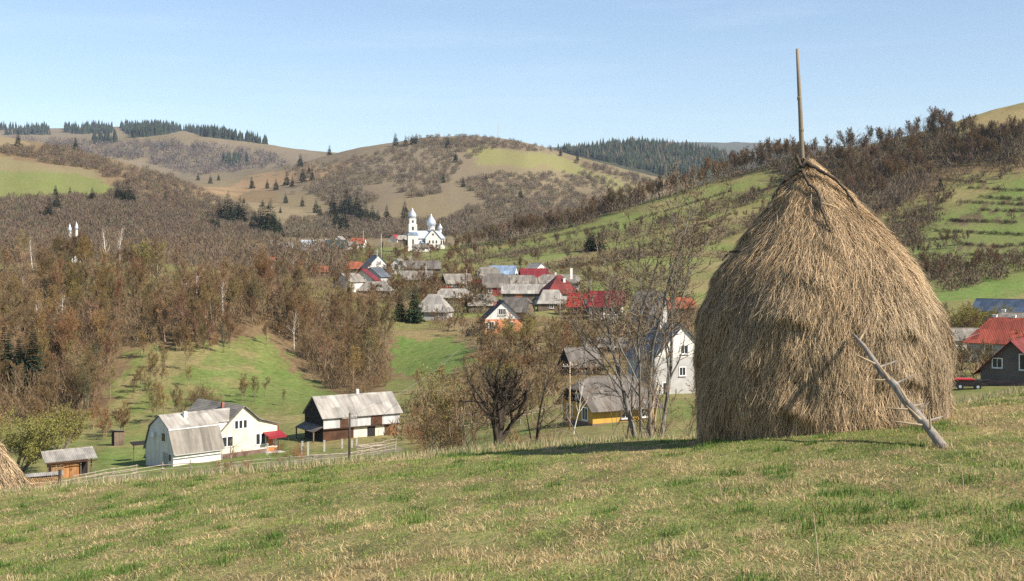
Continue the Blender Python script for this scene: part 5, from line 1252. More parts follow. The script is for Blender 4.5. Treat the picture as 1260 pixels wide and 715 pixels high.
H('low_shed', 'long low pale roof hidden in the thicket above the old barn', 745, 432, 8, 5, 1.0, 1.4, 0, 'old_wood', 'asbestos', cat='shed')
# right of the haystack
H('dark_house', 'grey brown house with wide red brown gable at the picture edge', 1254, 470, 8, 7.0, 1.7, 3.4, 78, 'brown_render', 'darkred', gable='brown_render', wins=[('L', 1.6, 2.0, 1.0, 1.0, dict(bars=1)), ('L', -1.6, 1.9, 1.3, 1.7)], ov=.75, plinth=.5)
H('red_tile_house', 'house with a big orange red hipped roof and two white chimneys', 1242, 441, 10.5, 8, 2.8, 3.4, -14, 'grey_render', 'redtile', kind='hip', hip=2.6, chim=[(-2.2, .2, .5, 'chimney_white'), (.6, .2, .5, 'chimney_white')], wins=ww('F', 2, 4, 1, 1, 1.2), ov=.5)
H('navy_roof_hall', 'long shed with a navy blue metal roof', 1246, 395, 13, 6.5, 2.0, 2.0, -14, 'grey_render', 'navy', cat='shed')
H('grey_house', 'grey sheet roof between the navy roof and the red tiles', 1260, 420, 7.5, 7, 2.4, 2.4, -10, 'grey_render', 'asbestos', chim=[(-3.4, .5, .8, 'chimney_white')])
H('grey_shed', 'small grey roof behind the bare trees next to the haystack', 1186, 428, 5, 4, 1.6, 1.6, 20, 'white', 'asbestos')
# tiny domes of another church beyond the wood
p = at(90, 470)
root = thing('chapel', 'far white chapel with two pale domes rising over the wood', 'church', p, 0.2)
zt = (HY - 272) / F * 470 - p.z
w = MB(); w.box(-2, 2.4, -3, 3, -2, max(zt - 11, 2)); w.build('wall', M['white'], root)
for x, hh in ((-1.2, zt - 0.9), (1.2, zt - .2)):
    t = MB(); t.lathe([(.5, 0), (.5, hh - 3.2), (.6, hh - 3.1)], 10); t.build('tower', M['white'], root).location = (x, 0, 0)
    d = MB(); d.lathe([(.5, hh - 3.1), (.72, hh - 2.5), (.66, hh - 1.9), (.3, hh - 1.0), (.05, hh)], 12); d.build('dome', M['silver'], root, True).location = (x, 0, 0)
# mast on the centre hill
p = hit2(613, 167, 1200, 2150)
root = thing('radio_mast', 'thin radio mast on the top of the centre hill', 'mast', p)
t = MB(); t.tube([(0, 0, -1), (0, 0, 12), (0, 0, 24)], [.5, .4, .2], 6); t.build('mast_tube', M['concrete'], root)
t = MB(); t.box(-.9, .9, -.15, .15, 19, 19.4); t.build('crossarm', M['concrete'], root)
# ------------------------------------------------------------------ poles, wires, fences, small yard things
def utility_pole(px, py, hm, label, mat='pole_wood', arm=True, y0=60, yaw=0, r=.12):
    p = hit2(px, py, y0, 700)
    root = thing('utility_pole', label, 'utility pole', p, R(yaw))
    t = MB(); t.tube([(0, 0, -1), (0, 0, hm * .5), (0.02, 0, hm)], [r, r * .85, r * .7], 8); t.build('post', M[mat], root, True)
    if arm:
        a = MB(); a.box(-.75, .75, -.06, .06, hm - .55, hm - .43); ar = a.build('crossarm', M['pole_wood'], root)
        for x in (-.65, -.25, .25, .65):
            i = MB(); i.lathe([(.03, hm - .43), (.06, hm - .36), (.05, hm - .28), (.02, hm - .24)], 8); i.build('insulator', M['insul'], ar).location = (x, 0, 0)
    return Vector(p) + Vector((0, 0, hm - .25))
A1 = utility_pole(430, 575, 5.3, 'dark wooden utility pole in front of the grey barn', 'stick', True, 60, 20, .13)
A2 = utility_pole(701, 529, 7.0, 'pale utility pole with a lamp bracket left of the yellow cottage', 'pole_pale', True, 60, 10, .11)
A3 = utility_pole(689, 390, 5.5, 'short whitish utility pole in front of the stone cottage', 'concrete', False, 180)
A4 = utility_pole(593, 363, 8.0, 'grey utility pole at the corner of the old grey roofs', 'pole_wood', True, 250)
A5 = utility_pole(727, 387, 8.0, 'slim utility pole between the bright red and crimson roofs', 'pole_wood', False, 200)
A6 = utility_pole(464, 352, 11, 'tall slim utility pole behind the crimson edged house', 'concrete', True, 280)
A7 = utility_pole(469, 335, 14, 'tall white utility pole standing by the church lane', 'concrete', False, 350)
A8 = utility_pole(524, 355, 7, 'white utility pole in front of the ochre fronted house', 'concrete', False, 280)
A9 = utility_pole(574, 366, 8, 'brown utility pole right of the pale fronted house', 'pole_wood', False, 250)
A10 = utility_pole(1249, 428, 5.5, 'white utility pole before the red tiled roof', 'concrete', True, 150, 20)
A11 = utility_pole(447, 305, 9, 'thin utility pole beside the orange tiled house on the green', 'concrete', False, 440)
def wire(a, b, sag, label, r=.02):
    P = [a.lerp(b, t / 14) - Vector((0, 0, sag * 4 * (t / 14) * (1 - t / 14))) for t in range(15)]
    mb = MB(); mb.tube(P, r, 4); o = mb.build('power_cable', M['wire'])
    tag(o, label, 'cable')
wire(A2, at(565, 175) + Vector((0, 0, 7)), .8, 'cable running left from the pale pole by the yellow cottage', .022)
wire(A1, at(565, 190) + Vector((0, 0, 8)), 1.0, 'cable from the dark pole past the barn gable to the stream trees', .022)
e = at(1040, 150) + Vector((0, 0, 5.5))
wire(A10 + Vector((0, 0, 0.1)), e + Vector((0, 0, .3)), 1.2, 'upper of the two cables passing behind the haystack', .03)
wire(A10 + Vector((.3, 0, -.4)), e + Vector((0, 0, -.4)), 1.4, 'lower of the two cables passing behind the haystack', .03)

def rail_fence(pts, label, ph=1.0, rails=(0.45, 0.85), seed=0, y0=60, tilt=.04, mat='rail', step=2.4):
    rr = np.random.default_rng(seed)
    P = [hit(x, y, y0, 400) for x, y in pts]
    P = [p for p in P if p is not None]
    Q = []
    for a, b in zip(P[:-1], P[1:]):
        n = max(1, int((b - a).length / step))
        Q += [a.lerp(b, k / n) for k in range(n)]
    Q.append(P[-1])
    Q = [Vector((q.x, q.y, ground(q.x, q.y))) for q in Q]
    root = thing('rail_fence', label, 'fence', Q[0])
    o = Q[0]
    for q in Q:
        h = ph * rr.uniform(.85, 1.25)
        m_ = MB(); m_.tube([q - o + Vector((0, 0, -.4)), q - o + Vector((rr.normal(0, tilt), rr.normal(0, tilt), h))], rr.uniform(.05, .08), 6); m_.build('post', M['pole_wood'], root)
    for a, b in zip(Q[:-1], Q[1:]):
        for z in rails:
            m_ = MB(); za, zb = z * ph + rr.normal(0, .05), z * ph + rr.normal(0, .05)
            ex = (b - a) * .08
            m_.tube([a - o - ex + Vector((0, -.06, za)), b - o + ex + Vector((0, -.06, zb))], rr.uniform(.035, .05), 5); m_.build('rail', M[mat], root)
rail_fence([(30, 607), (80, 602), (130, 592), (200, 582), (270, 578)], 'weathered rail fence running in front of the firewood shed to the farmhouse', 1.0, seed=1, y0=95)
rail_fence([(92, 594), (140, 586), (168, 582)], 'short run of crossed rails behind the first fence near the shed', .9, seed=2, y0=100)
rail_fence([(272, 580), (330, 574), (385, 570), (430, 566), (486, 556)], 'rail fence in front of the barn yard', .95, seed=3, y0=90)
rail_fence([(440, 560), (487, 551)], 'three railed pale fence piece at the far end of the barn yard', 1.1, (0.3, .65, .95), seed=4, y0=100)
rail_fence([(518, 545), (560, 534), (600, 525), (640, 522)], 'two pale rails of a fence running up beyond the bare trees', .9, seed=5, y0=120)
rail_fence([(640, 515), (690, 505)], 'old fence fragment behind the dark apple tree', .9, seed=6, y0=120)
rail_fence([(1172, 478), (1200, 476), (1222, 474)], 'thin garden fence by the red trailer', .9, seed=7, y0=60)
# white posts of the barn yard
for i, (px, py, h) in enumerate(((372, 561, 1.6), (379, 561, 1.5), (399, 556, 1.3), (421, 552, 1.1), (433, 551, .9), (439, 549, .95), (329, 560, 1.3))):
    p = hit(px, py, 100, 200)
    mb = MB(); mb.box(-.09, .09, -.09, .09, -.4, h); mb.box(-.11, .11, -.11, .11, h, h + .05)
    o = mb.build('yard_post', M['concrete']); o.location = p
    tag(o, 'white concrete post standing in the grass before the barn', 'post', 'white posts before the barn')
# dark leaning fence post near the left haycock
p = hit(73, 604, 15, 60) or at(73, 60)
p = at(73, 60); root = tag(MB().tube([(0, 0, -.6), (.03, 0, (HY - 578) / F * 60 - p.z)], [.09, .075], 7).build('fence_post', M['stick']), 'thick dark post sticking up in front of the firewood shed', 'post'); root.location = p
# the red trailer by the dark house
p = hit(1190, 479, 60, 260)
root = thing('trailer', 'small dark farm trailer with a bright red cover beside bare bushes', 'trailer', p, R(-14))
b_ = MB(); b_.prism([(-1.5, .45), (1.45, .45), (1.6, .7), (1.5, 1.15), (-1.55, 1.1)], 'y', -.75, .75); b_.build('body', M['dark_paint'], root)
c_ = MB(); c_.prism([(-1.65, 1.12), (.8, 1.17), (.6, 1.3), (-1.2, 1.27)], 'y', -.82, .82); c_.build('cover', M['red_paint'], root)
for x in (-.85, 1.1):
    for y in (-.8, .8):
        w_ = MB(); w_.tube([(x, y - .1, .38), (x, y + .1, .38)], .38, 14); wo = w_.build('wheel', M['rubber'], root)
        r_ = MB(); r_.tube([(x, y - .115, .38), (x, y + .115, .38)], .18, 10); r_.build('rim', M['silver'], wo)
t_ = MB(); t_.tube([(1.5, 0, .6), (2.4, 0, .5)], .05, 6); t_.build('drawbar', M['dark_paint'], root)
# bundle of poles leaning together by the bare trees left of the apple tree; poles against the big tree
p = at(570, 47)
for k in range(14):
    rr = np.random.default_rng(60 + k)
    a_ = rr.uniform(0, 6.28); b0 = Vector((math.cos(a_) * rr.uniform(.3, .75), math.sin(a_) * rr.uniform(.3, .7), -.1)); t0 = Vector((rr.normal(-.1, .14), rr.normal(0, .1), rr.uniform(2.0, 2.9)))
    o = MB().tube([b0, t0], [.05, .03], 6).build('stacked_pole', M['pole_pale' if rr.random() < .6 else 'pole_wood']); o.location = p
    tag(o, 'thin peeled pole leaning in the tepee stack among the bare trees', 'pole', 'poles of the tepee stack')

p = hit(456, 552, 100, 200)
root = thing('plank_pile', 'heap of grey planks lying in the barn yard behind the fence', 'planks', p, R(20))
rr = np.random.default_rng(8)
for k in range(9):
    b_ = MB(); y = rr.uniform(-.5, .5); z = .05 + k * .045; a_ = rr.normal(0, .12)
    b_.tube([(-1.6 + rr.uniform(-.3, .3), y - a_, z), (1.6 + rr.uniform(-.3, .3), y + a_, z + rr.uniform(0, .25))], .055, 4); b_.build('plank', M['rail'], root)
# ------------------------------------------------------------------ near bare trees on the slope below the meadow
M['bark_near'] = tint_solid('furrowed_grey_bark', (0.24, 0.205, 0.155), (0.09, 0.072, 0.055), 5.0, stretch=(1, 1, 0.25))
def near_tree(name, label, px, Y, sp, seed, bark, twig, tint=(1, 1, 1), leafmat=None, cat='tree', rz=0.0, zoff=-.1):
    wm, cm = tree_meshes(name, sp, seed, M[bark], M[twig], M[leafmat] if leafmat else None)
    p = at(px, Y); p.z += zoff
    root = thing(name, label, cat, p, rz)
    for nm, me_ in (('trunk', wm), ('crown', cm)):
        obj_from(nm, me_, root).color = (*tint, 1)
    return root
BIG = Spec(H=14.0, r=.125, stems=4, lean=.32, lev=4, nch=(10, 7, 5, 4), ratio=(.44, .52, .5, .5), ang=((18, 42), (22, 50), (20, 50), (20, 55)), t0=(.28, .2, .15, .1), tube_to=2, wood_to=2, twig_w=.03, wob=(.10, .14, .16, .2, .25), up=(.03, .08, .05, .03, 0), nseg=(8, 6, 4, 3, 2))
near_tree('big_tree', 'large many stemmed leafless tree with spreading limbs just left of the haystack', 797, 44, BIG, 305, 'bark_near', 'twig', (1.05, 1.15, 1.3))
APP = Spec(H=4.0, r=.21, stems=1, lean=.05, lev=4, tip=.5, rr=.62, nch=(9, 8, 7, 6), up=(.02, .12, .06, .03, .05), ratio=(.95, .5, .5, .45), ang=((22, 58), (28, 62), (25, 65), (25, 70)), t0=(.5, .22, .15, .1), tube_to=2, wood_to=2, twig_w=.020, wob=(.08, .16, .22, .25, .3), nseg=(6, 7, 4, 3, 2))
near_tree('apple_tree', 'dense dark apple tree with a twisted forked trunk at the edge of the meadow', 608, 42, APP, 318, 'bark_dark', 'twig_dark', (1, 1, 1), rz=1.0)
THIN = Spec(H=5.6, r=.055, stems=3, lean=.16, lev=3, nch=(11, 8, 6), ratio=(.42, .5, .5), ang=((20, 50), (20, 50), (20, 60)), tube_to=1, wood_to=1, twig_w=.022, leafn=0, wob=(.08, .14, .2, .25))
near_tree('young_tree', 'slender pale stemmed young tree by the tepee of poles', 574, 46, THIN, 321, 'bark', 'twig', (1.7, 1.6, 1.5))
near_tree('young_tree', 'slim upright tree with olive buds left of the tepee of poles', 548, 47, Spec(**{**THIN.__dict__, 'leafn': 1, 'leafs': .06, 'H': 5.8}), 322, 'bark', 'twig', (1, 1, .85), 'bud_dull')
near_tree('young_tree', 'bare young tree next to the barn shrubs with crooked stem', 534, 55, THIN, 323, 'bark', 'twig')
near_tree('young_tree', 'slim single stemmed bare tree between the apple tree and the pale pole', 652, 46, Spec(**{**THIN.__dict__, 'stems': 1, 'H': 6.2, 'r': .075}), 324, 'bark_dark', 'twig')
near_tree('young_tree', 'thin bare sapling clump right in front of the yellow cottage', 734, 52, Spec(**{**THIN.__dict__, 'H': 7.0, 'stems': 2, 'nch': (8, 5, 4)}), 325, 'bark', 'twig')
near_tree('young_tree', 'bare sapling with two stems before the yellow cottage window', 766, 50, Spec(**{**THIN.__dict__, 'H': 6.4, 'stems': 1, 'nch': (8, 5, 4)}), 326, 'bark_dark', 'twig')
near_tree('young_tree', 'spindly bare sapling right of the apple tree', 672, 60, Spec(**{**THIN.__dict__, 'H': 5.0, 'stems': 2}), 327, 'bark', 'twig')
near_tree('young_tree', 'young birch with orange twigs behind the pale pole', 705, 120, Spec(**{**THIN.__dict__, 'H': 9.5, 'stems': 1, 'r': .06, 'twig_w': .03}), 328, 'birch_bark', 'birch_twig')
near_tree('young_tree', 'leaning bare sapling between the big tree and the haystack', 822, 40, Spec(**{**THIN.__dict__, 'H': 4.4, 'stems': 3, 'lean': .4}), 329, 'bark', 'twig')
near_tree('fruit_tree', 'small bare fruit tree in the farmyard before the white gable', 285, 128, Spec(H=5.0, r=.10, lev=3, nch=(7, 5, 4), twig_w=.025, ratio=(.5, .5, .5), ang=((35, 65), (30, 60), (25, 60)), tube_to=1, wood_to=1), 331, 'bark', 'twig', (1.3, 1.2, 1.1))
near_tree('fruit_tree', 'small bare tree at the fence before the farmhouse door', 304, 122, Spec(H=3.6, r=.06, lev=3, nch=(7, 5, 4), twig_w=.02, ratio=(.5, .5, .5), ang=((35, 65), (30, 60), (25, 60)), tube_to=1, wood_to=1), 332, 'bark', 'twig', (1.2, 1, .9))
for i, (px, Y, h) in enumerate(((1176, 40, 1.6), (1186, 44, 1.2), (1168, 42, 1.5), (638, 55, 2.6), (648, 60, 2.2), (662, 58, 2.4), (625, 52, 2.0), (585, 58, 2.0), (519, 60, 2.2), (528, 64, 2.6), (512, 66, 2.0), (842, 40, 1.4))):
    plant('shrub', 'shrub', at(px, Y), h, 'thin leafless shrub on the bank just below the meadow edge', 'shrub', 'thin shrubs on the bank below the meadow', tints(rg, (1.1, .95, .8)), rng=rg)
# peeled poles leaning on the big tree
b = at(797, 44)
for k, (dx, dy, dz, tx, tz) in enumerate(((-.5, -.5, 0, .35, 3.1), (-.35, -.55, 0, .25, 2.7), (-.15, -.5, 0, .45, 3.0), (.05, -.6, 0, .3, 2.4), (.2, -.5, 0, .15, 2.6))):
    o = MB().tube([(dx, dy, -.15), (tx, -.15, tz)], [.045, .03], 6).build('leaning_pole', M['pole_pale']); o.location = b
    tag(o, 'long peeled pole leaning against the foot of the big bare tree', 'pole', 'poles leaning on the big bare tree')

# ------------------------------------------------------------------ haystacks
M['hay'] = tinted('hay_straw', rough=0.75, amount=0.0, spec=0.25)
def hay_noise(a, z, s=1.0): return fbm(a * 3.2 * s + 50, z * 1.4 * s + 9, 4)
def haystack(name, label, c, prof, nstr, seed, strand=(.10, .36), wid=(.0028, .0075), ztop_mess=0.75, ctr=None, wob=.05):
    """c: foot centre; prof: (radius, height) from the ground up; ctr: sideways offset of the axis with height"""
    rng = np.random.default_rng(seed)
    rz = np.array(prof, float); hs, rs_ = rz[:, 1], rz[:, 0]
    hmax = hs[-1]
    offx = (lambda z: np.interp(z, *ctr)) if ctr else (lambda z: z * 0)
    rad = lambda a, z: pchip(hs, rs_, z) * (1 + wob * 2 * (hay_noise(np.cos(a) * 1.6, z + np.sin(a) * 1.6) - .5)) + .10 * (fbm(np.cos(a) * 7 + 3, np.sin(a) * 7 + z * .9, 3) - .5) + ledge(a, z)
    def ledge(a, z):
        # overhanging tufts: a slow swell outward that ends abruptly lower down
        u = (z + .35 * fbm(np.cos(a) * 2.2 + 7, np.sin(a) * 2.2, 3) * 2) / .62
        s = 1 - (u - np.floor(u))
        return .10 * s ** 1.6 * np.clip((fbm(np.cos(a) * 2.5 + 20, np.sin(a) * 2.5 + z * .8, 3) - .42) * 5, 0, 1)
    pos = lambda a, z, e: np.stack([offx(z) + (rad(a, z) + e) * np.cos(a), (rad(a, z) + e) * np.sin(a), z], -1)
    na, nz = 260, 170
    aa, zz = np.meshgrid(np.linspace(0, 2 * np.pi, na, endpoint=False), np.linspace(hs[0], hmax, nz))
    Vb = pos(aa, zz, -.02).reshape(-1, 3)
    idx = np.arange(nz * na).reshape(nz, na); j = np.roll(idx, -1, 1)
    Q = np.stack([idx[:-1], j[:-1], j[1:], idx[1:]], -1).reshape(-1, 4)
    cb_ = np.broadcast_to((.10, .068, .034), Vb.shape)  # dark body colour paints in the shade between the strands
    # strands, more of them where the surface is wider
    z0 = rng.random(nstr * 2) * (hmax - hs[0]) + hs[0]
    keep = rng.random(nstr * 2) < pchip(hs, rs_, z0) / rs_.max() * .9 + .1
    z0 = z0[keep][:nstr]; n = len(z0); a0 = rng.uniform(0, 2 * np.pi, n)
    mess = np.clip((z0 - hs[0]) / (hmax - hs[0]) - ztop_mess + .3, 0, 1)
    patch = fbm(a0 * 2.3 + 3, z0 * 1.3, 3)
    L = rng.uniform(*strand, n) * (1.0 + .5 * (patch - .5))
    lean = rng.normal(0, .28 + .35 * mess, n) + (patch - .5) * .9
    r_here = np.maximum(pchip(hs, rs_, z0), .1)
    e0 = rng.uniform(-.05, .03, n); out = np.abs(rng.normal(0, .032, n)) + .004; out[rng.random(n) < .04] += .08
    P = []
    for s in (0.0, .5, 1.0):
        z = np.clip(z0 - np.cos(lean) * L * s * .92, hs[0] - .04, hmax); a = a0 + np.sin(lean) * L * s / r_here
        P.append(pos(a, np.maximum(z, hs[0]), e0 + out * s * s))
    t = P[2] - P[0]; nrm = np.stack([np.cos(a0), np.sin(a0), np.zeros(n) + .2], -1)
    q = np.cross(t, nrm + rng.normal(0, .5, (n, 3))); q /= np.linalg.norm(q, axis=1, keepdims=True) + 1e-9
    w_ = rng.uniform(*wid, n)[:, None] * .5
    vs = np.stack([P[0] - q * w_, P[0] + q * w_, P[1] + q * w_ * .8, P[1] - q * w_ * .8, P[2]], 1).reshape(-1, 3)
    b_ = np.arange(n)[:, None] * 5 + len(Vb)
    f4 = (b_ + np.array([[0, 1, 2, 3]])); f3 = b_ + np.array([[3, 2, 4, 4]])
    hue = fbm(a0 * 1.7 + 20, z0 * .9 + 4, 3)
    base = np.array((.43, .325, .20)) * (1 - hue)[:, None] * 1.1 + np.array((.40, .275, .15)) * hue[:, None] * 1.1
    low = np.clip(1 - (z0 - hs[0]) / .9, 0, 1)[:, None]
    base = base * (1 - low * .4) + np.array((.48, .285, .125)) * low * .4
    wth = np.clip((fbm(a0 * 1.3 + 60, z0 * 1.1 + 14, 4) - .48) * 5, 0, 1)[:, None] * .4
    base = base * (1 - wth) + np.array((.27, .225, .155)) * wth
    k_ = rng.uniform(.4, 1.45, n) * (.75 + .6 * patch)
    dark = rng.random(n) < .18; k_[dark] *= .45
    cs = np.repeat((base * k_[:, None]), 5, axis=0)
    # two meshes joined by hand: quads for the body and first half, degenerate-free triangles for the tips
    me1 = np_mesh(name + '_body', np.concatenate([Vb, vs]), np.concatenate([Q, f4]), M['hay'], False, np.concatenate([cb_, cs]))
    import bmesh
    bm = bmesh.new(); bm.from_mesh(me1); bm.verts.ensure_lookup_table()
    for f in f3: 
        bm.faces.new((bm.verts[f[0]], bm.verts[f[1]], bm.verts[f[2]]))
    bm.to_mesh(me1); bm.free()
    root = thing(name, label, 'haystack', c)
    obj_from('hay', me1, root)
    return root, rad, offx
YS = 18.3; SX = YS / F
HC = Vector(((1007 - CX) * SX, YS, -2.66))
zb = (HY - 556) * SX - HC.z       # a little under the grass
zp = lambda y: (HY - y) * SX - HC.z
SIL = [(150, 556, 1007), (156, 520, 1008.5), (158.5, 480, 1009), (158.5, 444, 1009.5), (156, 412, 1010), (151, 386, 1010), (138, 358, 1009), (123.5, 330, 1008.5), (101, 302, 1008.5), (79, 274, 1007.5), (55, 246, 1002), (34, 226, 1000), (18, 208, 995), (8, 195, 988)]
PROF = [((h_ - min(9, h_ * .16)) * SX, zp(y_)) for h_, y_, c_ in SIL]
CTR = ([zp(y_) for h_, y_, c_ in SIL], [(c_ - 1007) * SX for h_, y_, c_ in SIL])
HS, hrad, hoff = haystack('haystack', 'tall bulging haystack built round a long upright pole on the meadow', HC, PROF, 165000, 77, ctr=CTR)
mast = MB(); mast.tube([pt(989, 235, YS) - HC, pt(987, 195, YS) - HC, pt(985, 140, YS) - HC, pt(983.4, 110, YS) - HC, pt(981, 60, YS) - HC], [.040, .037, .033, .029, .022], 9)
M['mast_wood'] = simple('brown_mast_wood', (0.30, 0.25, 0.18), 0.85, (0.17, 0.135, 0.095), 7.0, stretch=(1, 1, 0.12), bump=0.4)
mo = mast.build('center_pole', M['mast_wood'], HS, True)
kn = MB()
for (x, y, r_) in ((983.7, 121, .036), (986, 160, .040)):
    q = pt(x, y, YS) - HC; kn.lathe([(.02, q.z - .05), (r_, q.z - .015), (r_, q.z + .015), (.02, q.z + .05)], 8, (q.x, q.y))
kn.build('knot', M['mast_wood'], mo)
def on_stack(px, py, off=.05):
    off = off * .5 + .105
    z = zp(py); r = float(pchip(np.array([p[1] for p in PROF]), np.array([p[0] for p in PROF]), np.array([z]))[0])
    dx = (px - CX) * SX - HC.x - float(np.interp(z, *CTR))
    r = r + off
    dx = max(-r * .98, min(r * .98, dx))
    y = -math.sqrt(max(r * r - dx * dx, 0))
    k = (YS + y) / YS
    return Vector(((px - CX) * SX * k, YS + y, (HY - py) * SX * k))
def stick(label, pp, r0, r1, first=None):
    P = [on_stack(x, y, o_) for x, y, o_ in pp]
    if first: P = [pt(*q) for q in first] + P
    # fill in with a smooth curve
    Q = []
    for a, b in zip(P[:-1], P[1:]):
        for t in range(4): Q.append(a.lerp(b, t / 4))
    Q.append(P[-1])
    rr = np.random.default_rng(len(label))
    Q = [q + Vector(rr.normal(0, .008, 3)) for q in Q]
    o = MB().tube([q - Q[0] for q in Q], list(np.linspace(r0, r1, len(Q))), 7).build('binding_stick', M['stick'], None, True); o.location = Q[0]
    tag(o, label, 'stick')
stick('crooked stick hanging down the front of the haystack from its pole', [(985, 205, .05), (992, 221, .05), (1008, 240, .05), (1013, 263, .04), (1022, 286, .0)], .027, .013, [(980, 190, YS - .12)])
stick('long curved stick hanging down the right shoulder of the haystack', [(1013, 212, .2), (1025, 219, .25), (1036, 229, .25), (1047, 243, .2), (1055, 257, .15), (1064, 275, .08), (1072, 293, -.02)], .029, .014, [(985, 206, YS - .28), (995, 201, YS - .34)])
stick('dark stick hanging down the shaded left shoulder of the haystack', [], .026, .016, [(996, 190, YS - .1), (985, 209, YS - .3), (973, 218, YS - .25), (962, 227, YS - .2), (955, 240, YS - .2), (949, 251, YS - .25), (944, 257, YS - .35)])
stick('short hooked stick end poking from the shaded left flank of the haystack', [], .024, .013, [(912, 310, YS - .2), (902, 309, YS - .1), (895, 313, YS - .1), (889, 320, YS - .1)])
# spiked drying pole leaning on the stack
foot = hit(1161, 551, 10, 20); top = on_stack(1050, 412, .06)
root = thing('drying_pole', 'grey hay drying pole with sharp pegs leaning on the front of the haystack', 'pole', foot)
d = top - foot
shaft = MB(); shaft.tube([-d * .03, d * .14 + Vector((.012, 0, -.006)), d * .25, d * .38 + Vector((-.014, 0, 0)), d * .5 + Vector((0.01, 0, .01)), d * .64 + Vector((-.01, 0, -.012)), d * .75, d * .88 + Vector((.012, 0, .012)), d * 1.0], [.060, .052, .056, .046, .049, .039, .037, .028, .018], 9); so_ = shaft.build('shaft', M['pole_wood'], root, True)
fk = MB(); fk.tube([d * .93, d * .965 + Vector((.08, -.03, .05)), d * .985 + Vector((.16, -.05, .12))], [.018, .014, .004], 6); fk.build('top_fork', M['pole_pale'], root)
dn = d.normalized(); side = dn.cross(Vector((0, 1, 0))).normalized(); fwd = side.cross(dn)
for t, a_, l_ in ((.12, 100, .20), (.17, 20, .30), (.20, 195, .26), (.20, 60, .22), (.27, 165, .17), (.30, 15, .24), (.33, 75, .24), (.33, 200, .16), (.52, 185, .27), (.54, 70, .22), (.56, 10, .17), (.68, 190, .22), (.70, 40, .24)):
    v = (side * math.cos(R(a_)) + fwd * math.sin(R(a_)) * -1 + dn * .28).normalized()
    p0 = d * t
    pg = MB(); pg.tube([p0, p0 + v * l_ * .8, p0 + v * l_ * 1.3 + dn * .01], [.017, .013, .004], 6); pg.build('peg', M['pole_pale'] if a_ < 120 else M['pole_wood'], root)
# small haycock at the left edge
c2 = at(-46, 25.5); s2 = 25.5 / F
PR2 = [(1.45, -.25), (1.36, .0), (1.18, .35), (.98, .7), (.72, 1.1), (.45, 1.45), (.2, 1.75), (.05, 1.92)]
HS2, _, _ = haystack('haycock', 'small conical haycock cut off by the left picture edge', c2, PR2, 16000, 78, strand=(.12, .3), wid=(.006, .014))
st2 = MB(); st2.tube([(.1, -.2, 1.95), (.52, -.72, 1.25), (.72, -.88, .95), (.86, -.9, .7), (.95, -.92, .5)], [.03, .03, .026, .022, .015], 7)
o = st2.build('binding_stick', M['stick'], None, True); o.location = c2
tag(o, 'dark stick lying down the flank of the small haycock', 'stick')
# ------------------------------------------------------------------ meadow grass
M['grass'] = tinted('meadow_grass', rough=0.6, amount=0.0, spec=0.25, transl=0.35)
def blades(name, X, Y, h, w, bend, col, rng, flat=0.0):
    n = len(X)
    px = CX + F * X / Y
    # ground height by bilinear lookup in the sheet
    ci = np.clip(np.searchsorted(PXC, px) - 1, 0, NC - 2); t = (px - PXC[ci]) / (PXC[ci + 1] - PXC[ci])
    ly = np.log(Y); Z = np.zeros(n)
    for c in np.unique(ci):
        m_ = ci == c
        a = np.interp(ly[m_], GLY[c], GPY[c]); b_ = np.interp(ly[m_], GLY[c + 1], GPY[c + 1])
        Z[m_] = (HY - (a * (1 - t[m_]) + b_ * t[m_])) / F * Y[m_]
    az = rng.uniform(0, 6.283, n); lean = np.abs(rng.normal(0, bend, n)) + flat
    d = np.stack([np.cos(az) * np.sin(lean), np.sin(az) * np.sin(lean), np.cos(lean)], -1)
    d2 = d + np.stack([np.cos(az) * .5, np.sin(az) * .5, -.35 * np.ones(n)], -1) * np.clip(lean, .2, 1)[:, None]
    wa = rng.uniform(0, 6.283, n); q = np.stack([np.cos(wa), np.sin(wa), np.zeros(n)], -1) * (w * .5)[:, None]
    B = np.stack([X, Y, Z - .008], -1)
    mid = B + d * (h * .55)[:, None]; tip = mid + d2 * (h * .5)[:, None]
    Vv = np.stack([B - q, B + q, mid + q * .8, mid - q * .8, tip], 1).reshape(-1, 3)
    b_ = np.arange(n)[:, None] * 5
    tri = np.concatenate([b_ + np.array([[0, 1, 2]]), b_ + np.array([[0, 2, 3]]), b_ + np.array([[3, 2, 4]])])
    return tag(obj_from(name, np_mesh(name, Vv, tri, M['grass'], False, np.repeat(col, 5, axis=0))), kind='stuff')
rgm = np.random.default_rng(55)
def scatter(n, y0=6.5, y1=31, pw=.0):
    u = rgm.random(n)
    # even over the ground, thinning with distance as it fills fewer pixels
    Y = (y0 ** .7 + u * (y1 ** .7 - y0 ** .7)) ** (1 / .7)
    pxs = rgm.uniform(-260, 1520, n)
    return (pxs - CX) / F * Y, Y
SDX, SDY = 0.35, 0.35
def greenness(X, Y):
    a = fbm(X / .9 + 4, Y / 2.6 + 7, 3); b_ = fbm(X / .22 + 1, Y / .6 + 2, 3); c = fbm(X / 5.0 + 9, Y / 12.0, 2)
    px = CX + F * X / Y
    g = (a - .5) * 1.1 + (b_ - .5) * 1.3 + (c - .5) * .8
    g += np.clip(1 - np.abs(Y - 19.5) / 4.5, 0, 1) * .28 * np.clip(1.2 - np.abs(px - 330) / 300, 0, 1)      # lusher strip by the left edge
    g += np.clip(1 - np.abs(Y - 14.5) / 2.5, 0, 1) * .22 * np.clip(1.2 - np.abs(px - 1030) / 260, 0, 1)
    g += np.clip(1 - np.abs(Y - 22.5) / 1.6, 0, 1) * -.22 * np.clip(1 - np.abs(px - 560) / 160, 0, 1)
    return g
